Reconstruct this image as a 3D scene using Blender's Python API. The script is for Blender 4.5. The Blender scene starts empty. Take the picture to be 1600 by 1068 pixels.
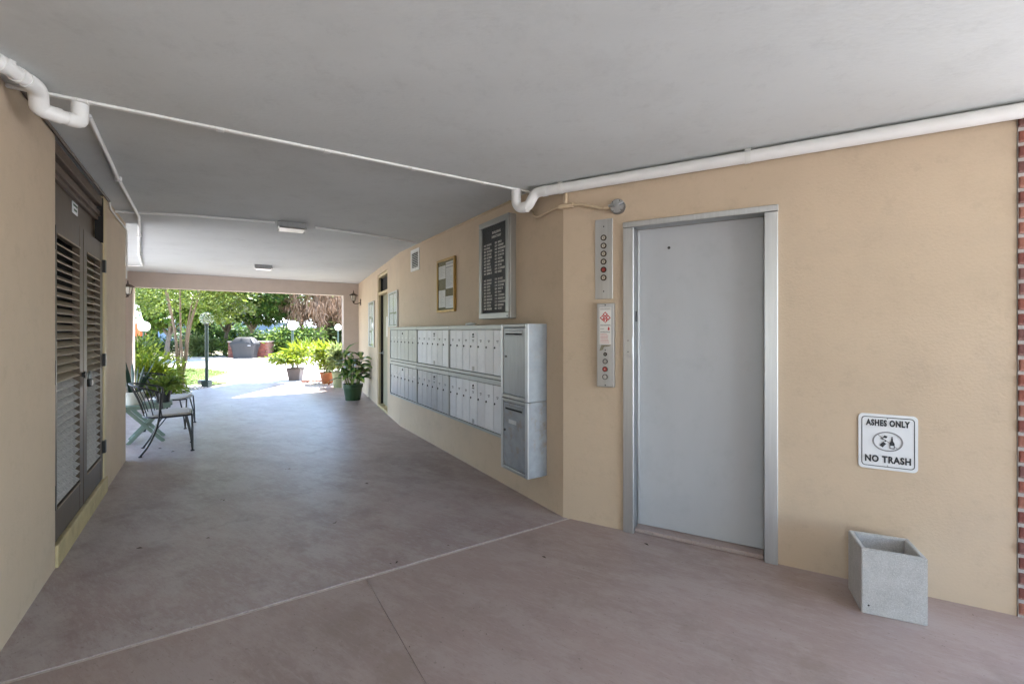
import bpy, bmesh, math, random
import numpy as np
from mathutils import Vector, Matrix, Euler
R = math.radians
scene = bpy.context.scene
col = scene.collection

# ------------------------------------------------------------------ camera
EYE = 1.43
cam_d = bpy.data.cameras.new('camera')
cam = bpy.data.objects.new('camera', cam_d); col.objects.link(cam)
cam.location = (0, 0, EYE); cam.rotation_euler = (R(90), 0, 0)
cam_d.sensor_width = 36; cam_d.sensor_fit = 'HORIZONTAL'
cam_d.lens = 36 * 690 / 1600; cam_d.shift_y = -16.6 / 1600
cam_d.clip_start = 0.05; cam_d.clip_end = 2000
scene.camera = cam

# ------------------------------------------------------------------ sky and sun
TO_SUN = Vector((0.098, 0.316, 1.0)).normalized()
SUN_EL = math.asin(TO_SUN.z); SUN_AZ = math.atan2(TO_SUN.x, TO_SUN.y)
world = bpy.data.worlds.new('World'); scene.world = world; world.use_nodes = True
wn = world.node_tree.nodes; wl = world.node_tree.links
bg = wn['Background']
sky = wn.new('ShaderNodeTexSky'); sky.sky_type = 'NISHITA'; sky.sun_disc = False
sky.sun_elevation = SUN_EL; sky.sun_rotation = SUN_AZ
sky.air_density = 1.0; sky.dust_density = 0.6; sky.ozone_density = 1.5
wl.new(sky.outputs['Color'], bg.inputs['Color']); bg.inputs['Strength'].default_value = 0.15
sun_d = bpy.data.lights.new('sun', 'SUN'); sun_d.energy = 4.5; sun_d.angle = R(0.5); sun_d.color = (1.0, 0.975, 0.94)
sun = bpy.data.objects.new('sun', sun_d); col.objects.link(sun)
sun.rotation_euler = TO_SUN.to_track_quat('Z', 'Y').to_euler(); sun.location = (0, 0, 30)

vs = scene.view_settings
vs.view_transform = 'Standard'; vs.look = 'None'; vs.gamma = 1.0; vs.use_curve_mapping = False
vs.exposure = 3.45
scene.render.engine = 'CYCLES'
scene.cycles.max_bounces = 6; scene.cycles.diffuse_bounces = 5; scene.cycles.glossy_bounces = 2
scene.cycles.transmission_bounces = 3; scene.cycles.transparent_max_bounces = 6
scene.cycles.sample_clamp_indirect = 6.0
scene.cycles.use_denoising = True

# ------------------------------------------------------------------ materials
def new_mat(name):
    m = bpy.data.materials.new(name); m.use_nodes = True
    nt = m.node_tree; return m, nt, nt.nodes['Principled BSDF']
def lerpc(c, k): return tuple(max(0, min(1, v * k)) for v in c[:3]) + (1,)
def mat(name, c, rough=0.6, metal=0.0, var=0.12, scale=6.0, bump=0.0, bscale=60.0, stretch=None, spec=0.5, detail=5.0, dark=None, darkscale=3.0, darkamt=0.3, rvar=0.0, smudge=0.0):
    """Principled surface with blotchy colour variation, fine relief and, if asked, darker stains."""
    m, nt, p = new_mat(name); n = nt.nodes; l = nt.links
    tc = n.new('ShaderNodeTexCoord'); src = tc.outputs['Object']
    if stretch:
        mp = n.new('ShaderNodeMapping'); mp.inputs['Scale'].default_value = stretch
        l.new(src, mp.inputs['Vector']); src = mp.outputs['Vector']
    no = n.new('ShaderNodeTexNoise'); no.inputs['Scale'].default_value = scale; no.inputs['Detail'].default_value = detail
    no.inputs['Roughness'].default_value = 0.6
    l.new(src, no.inputs['Vector'])
    cr = n.new('ShaderNodeValToRGB'); cr.color_ramp.elements[0].position = 0.3; cr.color_ramp.elements[1].position = 0.7
    cr.color_ramp.elements[0].color = lerpc(c, 1 - var); cr.color_ramp.elements[1].color = lerpc(c, 1 + var)
    l.new(no.outputs['Fac'], cr.inputs['Fac']); out = cr.outputs['Color']
    if dark:
        n2 = n.new('ShaderNodeTexNoise'); n2.inputs['Scale'].default_value = darkscale; n2.inputs['Detail'].default_value = 8
        n2.inputs['Roughness'].default_value = 0.7
        l.new(tc.outputs['Object'], n2.inputs['Vector'])
        r2 = n.new('ShaderNodeValToRGB'); r2.color_ramp.elements[0].position = 0.52; r2.color_ramp.elements[1].position = 0.72
        r2.color_ramp.elements[1].color = (darkamt,) * 3 + (1,)
        r2.color_ramp.elements[0].color = (0, 0, 0, 1)
        l.new(n2.outputs['Fac'], r2.inputs['Fac'])
        mx = n.new('ShaderNodeMixRGB'); mx.inputs['Color2'].default_value = tuple(dark) + (1,)
        l.new(r2.outputs['Color'], mx.inputs['Fac']); l.new(out, mx.inputs['Color1']); out = mx.outputs['Color']
    if smudge:
        for sc_, lo, amt in ((7.0, 0.535, smudge), (2.3, 0.52, smudge * 0.7)):
            n3 = n.new('ShaderNodeTexNoise'); n3.inputs['Scale'].default_value = sc_; n3.inputs['Detail'].default_value = 12; n3.inputs['Roughness'].default_value = 0.8
            l.new(tc.outputs['Object'], n3.inputs['Vector'])
            r3 = n.new('ShaderNodeValToRGB'); r3.color_ramp.elements[0].position = lo; r3.color_ramp.elements[1].position = lo + 0.09
            r3.color_ramp.elements[0].color = (0, 0, 0, 1); r3.color_ramp.elements[1].color = (amt,) * 3 + (1,)
            l.new(n3.outputs['Fac'], r3.inputs['Fac'])
            m3 = n.new('ShaderNodeMixRGB'); m3.inputs['Color2'].default_value = lerpc(c, 0.55)
            l.new(r3.outputs['Color'], m3.inputs['Fac']); l.new(out, m3.inputs['Color1']); out = m3.outputs['Color']
    l.new(out, p.inputs['Base Color'])
    p.inputs['Roughness'].default_value = rough; p.inputs['Metallic'].default_value = metal
    p.inputs['Specular IOR Level'].default_value = spec
    if rvar:
        mr = n.new('ShaderNodeMapRange'); mr.inputs['To Min'].default_value = rough - rvar; mr.inputs['To Max'].default_value = rough + rvar
        mr.inputs['From Min'].default_value = 0.3; mr.inputs['From Max'].default_value = 0.7
        l.new(no.outputs['Fac'], mr.inputs['Value']); l.new(mr.outputs['Result'], p.inputs['Roughness'])
    if bump:
        nb = n.new('ShaderNodeTexNoise'); nb.inputs['Scale'].default_value = bscale; nb.inputs['Detail'].default_value = 6
        l.new(src, nb.inputs['Vector'])
        b = n.new('ShaderNodeBump'); b.inputs['Strength'].default_value = bump; b.inputs['Distance'].default_value = 0.01
        l.new(nb.outputs['Fac'], b.inputs['Height']); l.new(b.outputs['Normal'], p.inputs['Normal'])
    return m
def leaf_mat(name, c1, c2, trans=0.35, rough=0.45):
    """Leaf: two tones picked per leaf, part of the light passes through."""
    m, nt, p = new_mat(name); n = nt.nodes; l = nt.links
    g = n.new('ShaderNodeNewGeometry')
    cr = n.new('ShaderNodeValToRGB'); cr.color_ramp.elements[0].color = tuple(c1) + (1,); cr.color_ramp.elements[1].color = tuple(c2) + (1,)
    l.new(g.outputs['Random Per Island'], cr.inputs['Fac'])
    l.new(cr.outputs['Color'], p.inputs['Base Color']); p.inputs['Roughness'].default_value = rough
    p.inputs['Specular IOR Level'].default_value = 0.35
    t = n.new('ShaderNodeBsdfTranslucent'); hs = n.new('ShaderNodeHueSaturation'); hs.inputs['Value'].default_value = 1.5; hs.inputs['Hue'].default_value = 0.48
    l.new(cr.outputs['Color'], hs.inputs['Color']); l.new(hs.outputs['Color'], t.inputs['Color'])
    mx = n.new('ShaderNodeMixShader'); mx.inputs['Fac'].default_value = trans
    l.new(p.outputs['BSDF'], mx.inputs[1]); l.new(t.outputs['BSDF'], mx.inputs[2])
    l.new(mx.outputs['Shader'], n['Material Output'].inputs['Surface'])
    return m
def glass_mat(name, c=(0.9, 0.95, 0.95), rough=0.02, alpha=0.18):
    m, nt, p = new_mat(name); n = nt.nodes; l = nt.links
    p.inputs['Base Color'].default_value = tuple(c) + (1,); p.inputs['Roughness'].default_value = rough
    p.inputs['Alpha'].default_value = alpha
    return m
def speckle_mat(name, base, spots, rough=0.8, sc=90, bump=0.35):
    m, nt, p = new_mat(name); n = nt.nodes; l = nt.links
    tc = n.new('ShaderNodeTexCoord')
    v = n.new('ShaderNodeTexVoronoi'); v.inputs['Scale'].default_value = sc; l.new(tc.outputs['Object'], v.inputs['Vector'])
    cr = n.new('ShaderNodeValToRGB'); e = cr.color_ramp.elements; e[0].color = lerpc(base, 0.75); e[1].color = tuple(spots) + (1,)
    e[0].position = 0.25; e[1].position = 0.9
    l.new(v.outputs['Color'], cr.inputs['Fac'])
    no = n.new('ShaderNodeTexNoise'); no.inputs['Scale'].default_value = 14; no.inputs['Detail'].default_value = 6; l.new(tc.outputs['Object'], no.inputs['Vector'])
    c2 = n.new('ShaderNodeValToRGB'); c2.color_ramp.elements[0].position = .3; c2.color_ramp.elements[1].position = .7
    c2.color_ramp.elements[0].color = lerpc(base, 0.85); c2.color_ramp.elements[1].color = lerpc(base, 1.12)
    l.new(no.outputs['Fac'], c2.inputs['Fac'])
    mx = n.new('ShaderNodeMixRGB'); mx.inputs['Fac'].default_value = 0.45
    l.new(c2.outputs['Color'], mx.inputs['Color1']); l.new(cr.outputs['Color'], mx.inputs['Color2'])
    l.new(mx.outputs['Color'], p.inputs['Base Color']); p.inputs['Roughness'].default_value = rough
    b = n.new('ShaderNodeBump'); b.inputs['Strength'].default_value = bump; b.inputs['Distance'].default_value = 0.004
    l.new(v.outputs['Distance'], b.inputs['Height']); l.new(b.outputs['Normal'], p.inputs['Normal'])
    return m

M = {}
M['wall'] = mat('painted_stucco', (0.55, 0.437, 0.318), 0.75, var=0.045, scale=1.3, bump=0.13, bscale=70, spec=0.3, dark=(0.40, 0.335, 0.27), darkscale=1.4, darkamt=0.30, smudge=0.16)
M['ceiling'] = mat('ceiling_paint', (0.575, 0.595, 0.585), 0.8, var=0.04, scale=0.9, bump=0.13, bscale=34, stretch=(1, 2.0, 1), spec=0.25, detail=9, dark=(0.50, 0.50, 0.47), darkscale=0.8, darkamt=0.35, smudge=0.14)
M['beam'] = mat('beam_paint', (0.47, 0.395, 0.34), 0.8, var=0.04, bump=0.2, bscale=40, spec=0.3)
M['trim_white'] = mat('white_paint', (0.74, 0.74, 0.71), 0.5, var=0.05, bump=0.1, dark=(0.35, 0.24, 0.14), darkscale=16, darkamt=0.35)
M['pvc'] = mat('painted_pvc', (0.78, 0.78, 0.76), 0.4, var=0.03, scale=9, bump=0.05, bscale=20)
M['conduit_tan'] = mat('tan_conduit_paint', (0.54, 0.42, 0.28), 0.5, var=0.05)
M['conduit_grey'] = mat('grey_conduit_paint', (0.76, 0.76, 0.75), 0.5, var=0.05)
def floor_mat(name, c, worn, dirt, rough, seed):
    """Painted concrete: cloudy worn paint, scuffed streaks, dark flecks and uneven gloss."""
    m, nt, p = new_mat(name); n = nt.nodes; l = nt.links
    tc = n.new('ShaderNodeTexCoord'); mp = n.new('ShaderNodeMapping'); mp.inputs['Location'].default_value = (seed, seed * 2, 0); mp.inputs['Rotation'].default_value = (0, 0, 0.56)
    l.new(tc.outputs['Object'], mp.inputs['Vector'])
    def noise(scale, det, stretch=None, rgh=0.6):
        v = mp.outputs['Vector']
        if stretch:
            q = n.new('ShaderNodeMapping'); q.inputs['Scale'].default_value = stretch; l.new(v, q.inputs['Vector']); v = q.outputs['Vector']
        t = n.new('ShaderNodeTexNoise'); t.inputs['Scale'].default_value = scale; t.inputs['Detail'].default_value = det; t.inputs['Roughness'].default_value = rgh
        l.new(v, t.inputs['Vector']); return t.outputs['Fac']
    def ramp(fac, a, b, c0, c1):
        r = n.new('ShaderNodeValToRGB'); e = r.color_ramp.elements; e[0].position = a; e[1].position = b; e[0].color = c0; e[1].color = c1; l.new(fac, r.inputs['Fac']); return r.outputs['Color']
    def mix(f, a, b):
        x = n.new('ShaderNodeMixRGB'); l.new(f, x.inputs['Fac']); l.new(a, x.inputs['Color1']) if not isinstance(a, tuple) else None
        if isinstance(b, tuple): x.inputs['Color2'].default_value = b
        else: l.new(b, x.inputs['Color2'])
        return x.outputs['Color']
    g = lambda v: (v, v, v, 1)
    base = ramp(noise(0.9, 8), 0.32, 0.68, lerpc(c, 0.84), lerpc(c, 1.12))
    base = mix(ramp(noise(1.7, 12, (1, 2.2, 1), 0.78), 0.46, 0.57, g(0), g(0.7)), base, tuple(worn) + (1,))
    base = mix(ramp(noise(9.0, 12, (1, 4.5, 1), 0.8), 0.51, 0.58, g(0), g(0.55)), base, tuple(worn) + (1,))
    base = mix(ramp(noise(2.6, 9, None, 0.7), 0.53, 0.66, g(0), g(0.75)), base, tuple(dirt) + (1,))
    base = mix(ramp(noise(46, 3), 0.66, 0.71, g(0), g(0.6)), base, lerpc(dirt, 0.55))
    base = mix(ramp(noise(17, 12, (1, 7, 1), 0.8), 0.56, 0.62, g(0), g(0.6)), base, lerpc(dirt, 0.8))
    l.new(base, p.inputs['Base Color'])
    mr = n.new('ShaderNodeMapRange'); mr.inputs['From Min'].default_value = 0.32; mr.inputs['From Max'].default_value = 0.68
    mr.inputs['To Min'].default_value = rough - 0.06; mr.inputs['To Max'].default_value = rough + 0.10
    l.new(noise(4.2, 11, (1, 2.6, 1), 0.78), mr.inputs['Value']); l.new(mr.outputs['Result'], p.inputs['Roughness'])
    p.inputs['Specular IOR Level'].default_value = 0.6
    b = n.new('ShaderNodeBump'); b.inputs['Strength'].default_value = 0.35; b.inputs['Distance'].default_value = 0.004
    l.new(noise(20, 11, (1, 2.6, 1), 0.72), b.inputs['Height']); l.new(b.outputs['Normal'], p.inputs['Normal'])
    return m
M['floor'] = floor_mat('painted_concrete_floor', (0.335, 0.26, 0.246), (0.42, 0.37, 0.355), (0.25, 0.19, 0.175), 0.37, 3.0)
M['floor_near'] = floor_mat('worn_painted_floor', (0.335, 0.255, 0.23), (0.385, 0.315, 0.29), (0.27, 0.205, 0.175), 0.46, 9.0)
M['joint'] = mat('joint_filler', (0.56, 0.50, 0.46), 0.8, var=0.2, scale=30)
M['plaza'] = mat('sunlit_concrete', (0.42, 0.375, 0.34), 0.85, var=0.06, scale=1.2, bump=0.1, bscale=40)
M['drive'] = mat('pale_bounce_driveway', (0.52, 0.50, 0.47), 0.85, var=0.08, scale=1.0, bump=0.1)
M['side'] = mat('side_bounce_concrete', (0.44, 0.43, 0.41), 0.85, var=0.08, scale=1.0, bump=0.1)
M['soil'] = mat('garden_soil', (0.10, 0.085, 0.05), 0.95, var=0.4, scale=4, bump=0.5, bscale=20)
M['turf'] = mat('turf_base', (0.055, 0.09, 0.014), 0.95, var=0.3, scale=9, bump=0.4, bscale=60)
M['steel'] = mat('brushed_steel', (0.50, 0.51, 0.515), 0.44, 1.0, var=0.10, scale=3, stretch=(14, 14, 0.6), bump=0.04, bscale=20, rvar=0.05)
M['steel_dull'] = mat('dull_aluminium', (0.27, 0.275, 0.275), 0.42, 0.8, var=0.12, scale=4, stretch=(8, 8, 1), bump=0.05, bscale=25, rvar=0.06)
M['galv'] = mat('galvanised_sheet', (0.29, 0.315, 0.34), 0.5, 0.3, var=0.12, scale=10, bump=0.08, bscale=60, dark=(0.30, 0.25, 0.20), darkscale=9, darkamt=0.35)
M['galv_worn'] = mat('rust_specked_sheet', (0.28, 0.30, 0.325), 0.55, 0.25, var=0.15, scale=12, bump=0.12, bscale=60, dark=(0.26, 0.17, 0.09), darkscale=14, darkamt=0.6)
M['mail_reflect_pale'] = mat('pale_mailbox_reflection', (0.66, 0.665, 0.68), 0.4, 0.1, var=0.03, scale=5)  # aluminium doors; bright reflection put into the colour as a pale tone
M['mail_reflect_dull'] = mat('grey_mailbox_reflection', (0.36, 0.365, 0.37), 0.36, 0.3, var=0.06, scale=5, stretch=(10, 10, 1))  # same aluminium where it reflects less, painted as a darker tone
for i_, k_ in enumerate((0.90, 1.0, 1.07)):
    M['mail_reflect_pale%d' % i_] = mat('pale_mailbox_reflection', lerpc((0.66, 0.665, 0.68), k_)[:3], 0.36 + 0.05 * i_, 0.1, var=0.05, scale=7, smudge=0.2)
    M['mail_reflect_dull%d' % i_] = mat('grey_mailbox_reflection', lerpc((0.36, 0.365, 0.37), k_)[:3], 0.32 + 0.05 * i_, 0.35, var=0.07, scale=5, stretch=(10, 10, 1), smudge=0.2)
M['alu_frame'] = mat('aluminium_frame', (0.33, 0.335, 0.32), 0.42, 0.5, var=0.06)
M['door_grey'] = mat('grey_door_paint', (0.43, 0.448, 0.468), 0.36, var=0.035, scale=1.3, bump=0.05, bscale=6, stretch=(3, 3, 0.8), dark=(0.35, 0.36, 0.375), darkscale=6.0, darkamt=0.35, rvar=0.05)
M['black'] = mat('black_plastic', (0.015, 0.015, 0.016), 0.4, var=0.1)
M['dark'] = mat('dark_void', (0.012, 0.011, 0.010), 0.9, var=0.2)
M['iron'] = mat('black_wrought_iron', (0.007, 0.0065, 0.006), 0.42, 0.0, var=0.3, scale=30, bump=0.1)
M['bronze'] = mat('bronze_metal', (0.05, 0.032, 0.022), 0.4, 0.5, var=0.2)
M['brown_door'] = mat('brown_door_paint', (0.080, 0.055, 0.034), 0.5, var=0.12, scale=5, bump=0.08, bscale=20, stretch=(4, 4, 1), dark=(0.05, 0.043, 0.037), darkscale=4, darkamt=0.5)
M['slat'] = mat('slat_paint', (0.27, 0.215, 0.145), 0.55, var=0.12, scale=8, bump=0.06)
M['slat_dusty'] = mat('dusty_slat_paint', (0.46, 0.44, 0.42), 0.8, var=0.35, scale=55, bump=0.1, dark=(0.10, 0.09, 0.085), darkscale=26, darkamt=0.9)
M['brown_trim'] = mat('weathered_brown_trim', (0.105, 0.072, 0.05), 0.65, var=0.3, scale=14, stretch=(1, 8, 8), bump=0.2)
M['yellow'] = mat('yellow_sill_paint', (0.47, 0.375, 0.20), 0.6, var=0.14, scale=8, bump=0.12, dark=(0.24, 0.18, 0.10), darkscale=7, darkamt=0.5)
M['jamb'] = mat('tan_jamb_paint', (0.52, 0.42, 0.25), 0.55, var=0.08)
M['olive_door'] = mat('olive_door_paint', (0.30, 0.275, 0.19), 0.4, var=0.06)
M['glass'] = glass_mat('clear_glass', (0.25, 0.28, 0.28), 0.02, 0.06)
M['glass_board'] = glass_mat('notice_glass', (0.7, 0.75, 0.72), 0.03, 0.22)
M['paper'] = mat('white_paper', (0.70, 0.69, 0.65), 0.7, var=0.03)
M['ink'] = mat('grey_print', (0.16, 0.16, 0.16), 0.8)
M['red_ink'] = mat('red_print', (0.52, 0.05, 0.05), 0.7)
M['cork'] = mat('olive_backing', (0.19, 0.165, 0.09), 0.9, var=0.2, scale=40)
M['gold'] = mat('gilt_wood', (0.40, 0.25, 0.07), 0.35, 0.3, var=0.2, scale=12)
M['letter_board'] = mat('black_letter_board', (0.018, 0.02, 0.024), 0.8, var=0.1)
M['letter'] = mat('white_letters', (0.72, 0.70, 0.64), 0.6)
M['sign_white'] = mat('white_sign_face', (0.72, 0.74, 0.76), 0.35, var=0.02)
M['sign_black'] = mat('sign_black_ink', (0.02, 0.025, 0.03), 0.5)
M['sign_grey'] = mat('sign_grey_ink', (0.22, 0.22, 0.23), 0.5)
M['agg'] = speckle_mat('exposed_concrete', (0.47, 0.47, 0.46), (0.60, 0.60, 0.59), sc=260)
M['agg_dark'] = mat('bin_inside', (0.27, 0.265, 0.25), 0.9, var=0.25, scale=12, bump=0.2)
M['mortar'] = mat('brick_mortar', (0.42, 0.39, 0.37), 0.9, var=0.12, scale=30, bump=0.4, bscale=120)
for i, c in enumerate([(0.24, 0.075, 0.05), (0.17, 0.05, 0.038), (0.28, 0.11, 0.075), (0.16, 0.065, 0.055)]):
    M['brick%d' % i] = mat('clay_brick', c, 0.85, var=0.25, scale=30, bump=0.5, bscale=90, dark=(0.50, 0.40, 0.36), darkscale=11, darkamt=0.9)
M['copper_btn'] = mat('button_red', (0.40, 0.04, 0.035), 0.4)
M['btn'] = mat('button_lens', (0.50, 0.46, 0.38), 0.3, var=0.05)
M['bark'] = mat('smooth_bark', (0.26, 0.19, 0.13), 0.85, var=0.3, scale=9, stretch=(6, 6, 1), bump=0.4)
M['bark_dark'] = mat('dark_bark', (0.13, 0.10, 0.075), 0.9, var=0.3, scale=7, stretch=(5, 5, 1), bump=0.5)
M['palm_bark'] = mat('palm_bark', (0.20, 0.14, 0.10), 0.9, var=0.3, scale=5, stretch=(1, 1, 7), bump=0.6)
M['leaf_a'] = leaf_mat('leaf_mid', (0.028, 0.07, 0.012), (0.10, 0.155, 0.026))
M['leaf_b'] = leaf_mat('leaf_bright', (0.05, 0.105, 0.014), (0.15, 0.20, 0.032))
M['leaf_c'] = leaf_mat('leaf_dark', (0.02, 0.05, 0.014), (0.06, 0.11, 0.025))
M['leaf_lime'] = leaf_mat('leaf_lime', (0.07, 0.14, 0.010), (0.19, 0.235, 0.022))
M['leaf_pale'] = leaf_mat('leaf_pale', (0.08, 0.125, 0.04), (0.19, 0.225, 0.085))
M['leaf_dead'] = leaf_mat('dead_frond', (0.20, 0.11, 0.058), (0.38, 0.26, 0.17), 0.15, 0.8)
M['leaf_snake'] = leaf_mat('snake_leaf', (0.012, 0.035, 0.025), (0.03, 0.06, 0.04), 0.05)
M['grass'] = leaf_mat('grass_blade', (0.05, 0.085, 0.01), (0.12, 0.15, 0.02), 0.3, 0.6)
M['terracotta'] = mat('terracotta', (0.27, 0.085, 0.025), 0.75, var=0.12, scale=10, bump=0.1)
M['pot_grey'] = mat('grey_pot', (0.13, 0.105, 0.10), 0.75, var=0.08)
M['pot_green'] = mat('green_plastic_pot', (0.018, 0.05, 0.014), 0.4, var=0.12, scale=6)
M['pot_pale'] = mat('pale_green_pot', (0.24, 0.26, 0.13), 0.7, var=0.1)
M['pot_white'] = mat('white_glazed_pot', (0.55, 0.53, 0.46), 0.4, var=0.06)
M['green_wood'] = mat('sage_painted_wood', (0.15, 0.20, 0.15), 0.6, var=0.1, scale=10, bump=0.1)
M['seat'] = mat('pale_seat_pad', (0.42, 0.40, 0.37), 0.8, var=0.1, scale=30, bump=0.2)
M['lamp_post'] = mat('dark_green_post', (0.03, 0.055, 0.045), 0.45, var=0.15)
M['globe'] = mat('white_globe', (0.85, 0.85, 0.84), 0.25, var=0.01)
M['clear_globe'] = glass_mat('clear_globe', (0.8, 0.85, 0.8), 0.03, 0.22)
M['cover'] = mat('grey_vinyl_cover', (0.020, 0.0195, 0.021), 0.65, var=0.1, scale=6, bump=0.25, bscale=9)
M['coping'] = mat('pale_coping', (0.50, 0.42, 0.36), 0.8)
M['house_wall'] = mat('cream_house_wall', (0.55, 0.44, 0.27), 0.85, var=0.04)
M['house_blue'] = mat('pale_blue_house_wall', (0.16, 0.22, 0.30), 0.85, var=0.06)
M['roof_white'] = mat('white_roof_tiles', (0.72, 0.73, 0.75), 0.7, var=0.04)
M['umbrella'] = mat('orange_canvas', (0.62, 0.17, 0.06), 0.8, var=0.06)
M['umbrella_w'] = mat('white_canvas', (0.7, 0.66, 0.6), 0.8, var=0.04)
M['pebble'] = mat('white_pebbles', (0.55, 0.50, 0.45), 0.85, var=0.3, scale=40)
M['redstone'] = mat('red_edging_stone', (0.17, 0.085, 0.065), 0.85, var=0.25, scale=14)
M['lens'] = mat('frosted_lens', (0.27, 0.26, 0.235), 0.3, var=0.06, scale=8)
M['dry_leaf'] = mat('dry_leaf', (0.07, 0.05, 0.03), 0.9)

# variegated dieffenbachia leaf: pale green stripe along the midrib
def variegated():
    m, nt, p = new_mat('variegated_leaf'); n = nt.nodes; l = nt.links
    tc = n.new('ShaderNodeTexCoord'); sx = n.new('ShaderNodeSeparateXYZ'); l.new(tc.outputs['Object'], sx.inputs['Vector'])
    a = n.new('ShaderNodeMath'); a.operation = 'ABSOLUTE'; l.new(sx.outputs['X'], a.inputs[0])
    no = n.new('ShaderNodeTexNoise'); no.inputs['Scale'].default_value = 38; l.new(tc.outputs['Object'], no.inputs['Vector'])
    ad = n.new('ShaderNodeMath'); ad.operation = 'MULTIPLY_ADD'; ad.inputs[1].default_value = 0.035; l.new(no.outputs['Fac'], ad.inputs[0]); l.new(a.outputs[0], ad.inputs[2])
    cr = n.new('ShaderNodeValToRGB'); e = cr.color_ramp.elements
    e[0].position = 0.038; e[0].color = (0.27, 0.36, 0.10, 1); e[1].position = 0.058; e[1].color = (0.028, 0.105, 0.022, 1)
    l.new(ad.outputs[0], cr.inputs['Fac'])
    l.new(cr.outputs['Color'], p.inputs['Base Color']); p.inputs['Roughness'].default_value = 0.32
    t = n.new('ShaderNodeBsdfTranslucent'); l.new(cr.outputs['Color'], t.inputs['Color'])
    mx = n.new('ShaderNodeMixShader'); mx.inputs['Fac'].default_value = 0.25
    l.new(p.outputs['BSDF'], mx.inputs[1]); l.new(t.outputs['BSDF'], mx.inputs[2]); l.new(mx.outputs['Shader'], n['Material Output'].inputs['Surface'])
    return m
M['variegated'] = variegated()

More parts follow.
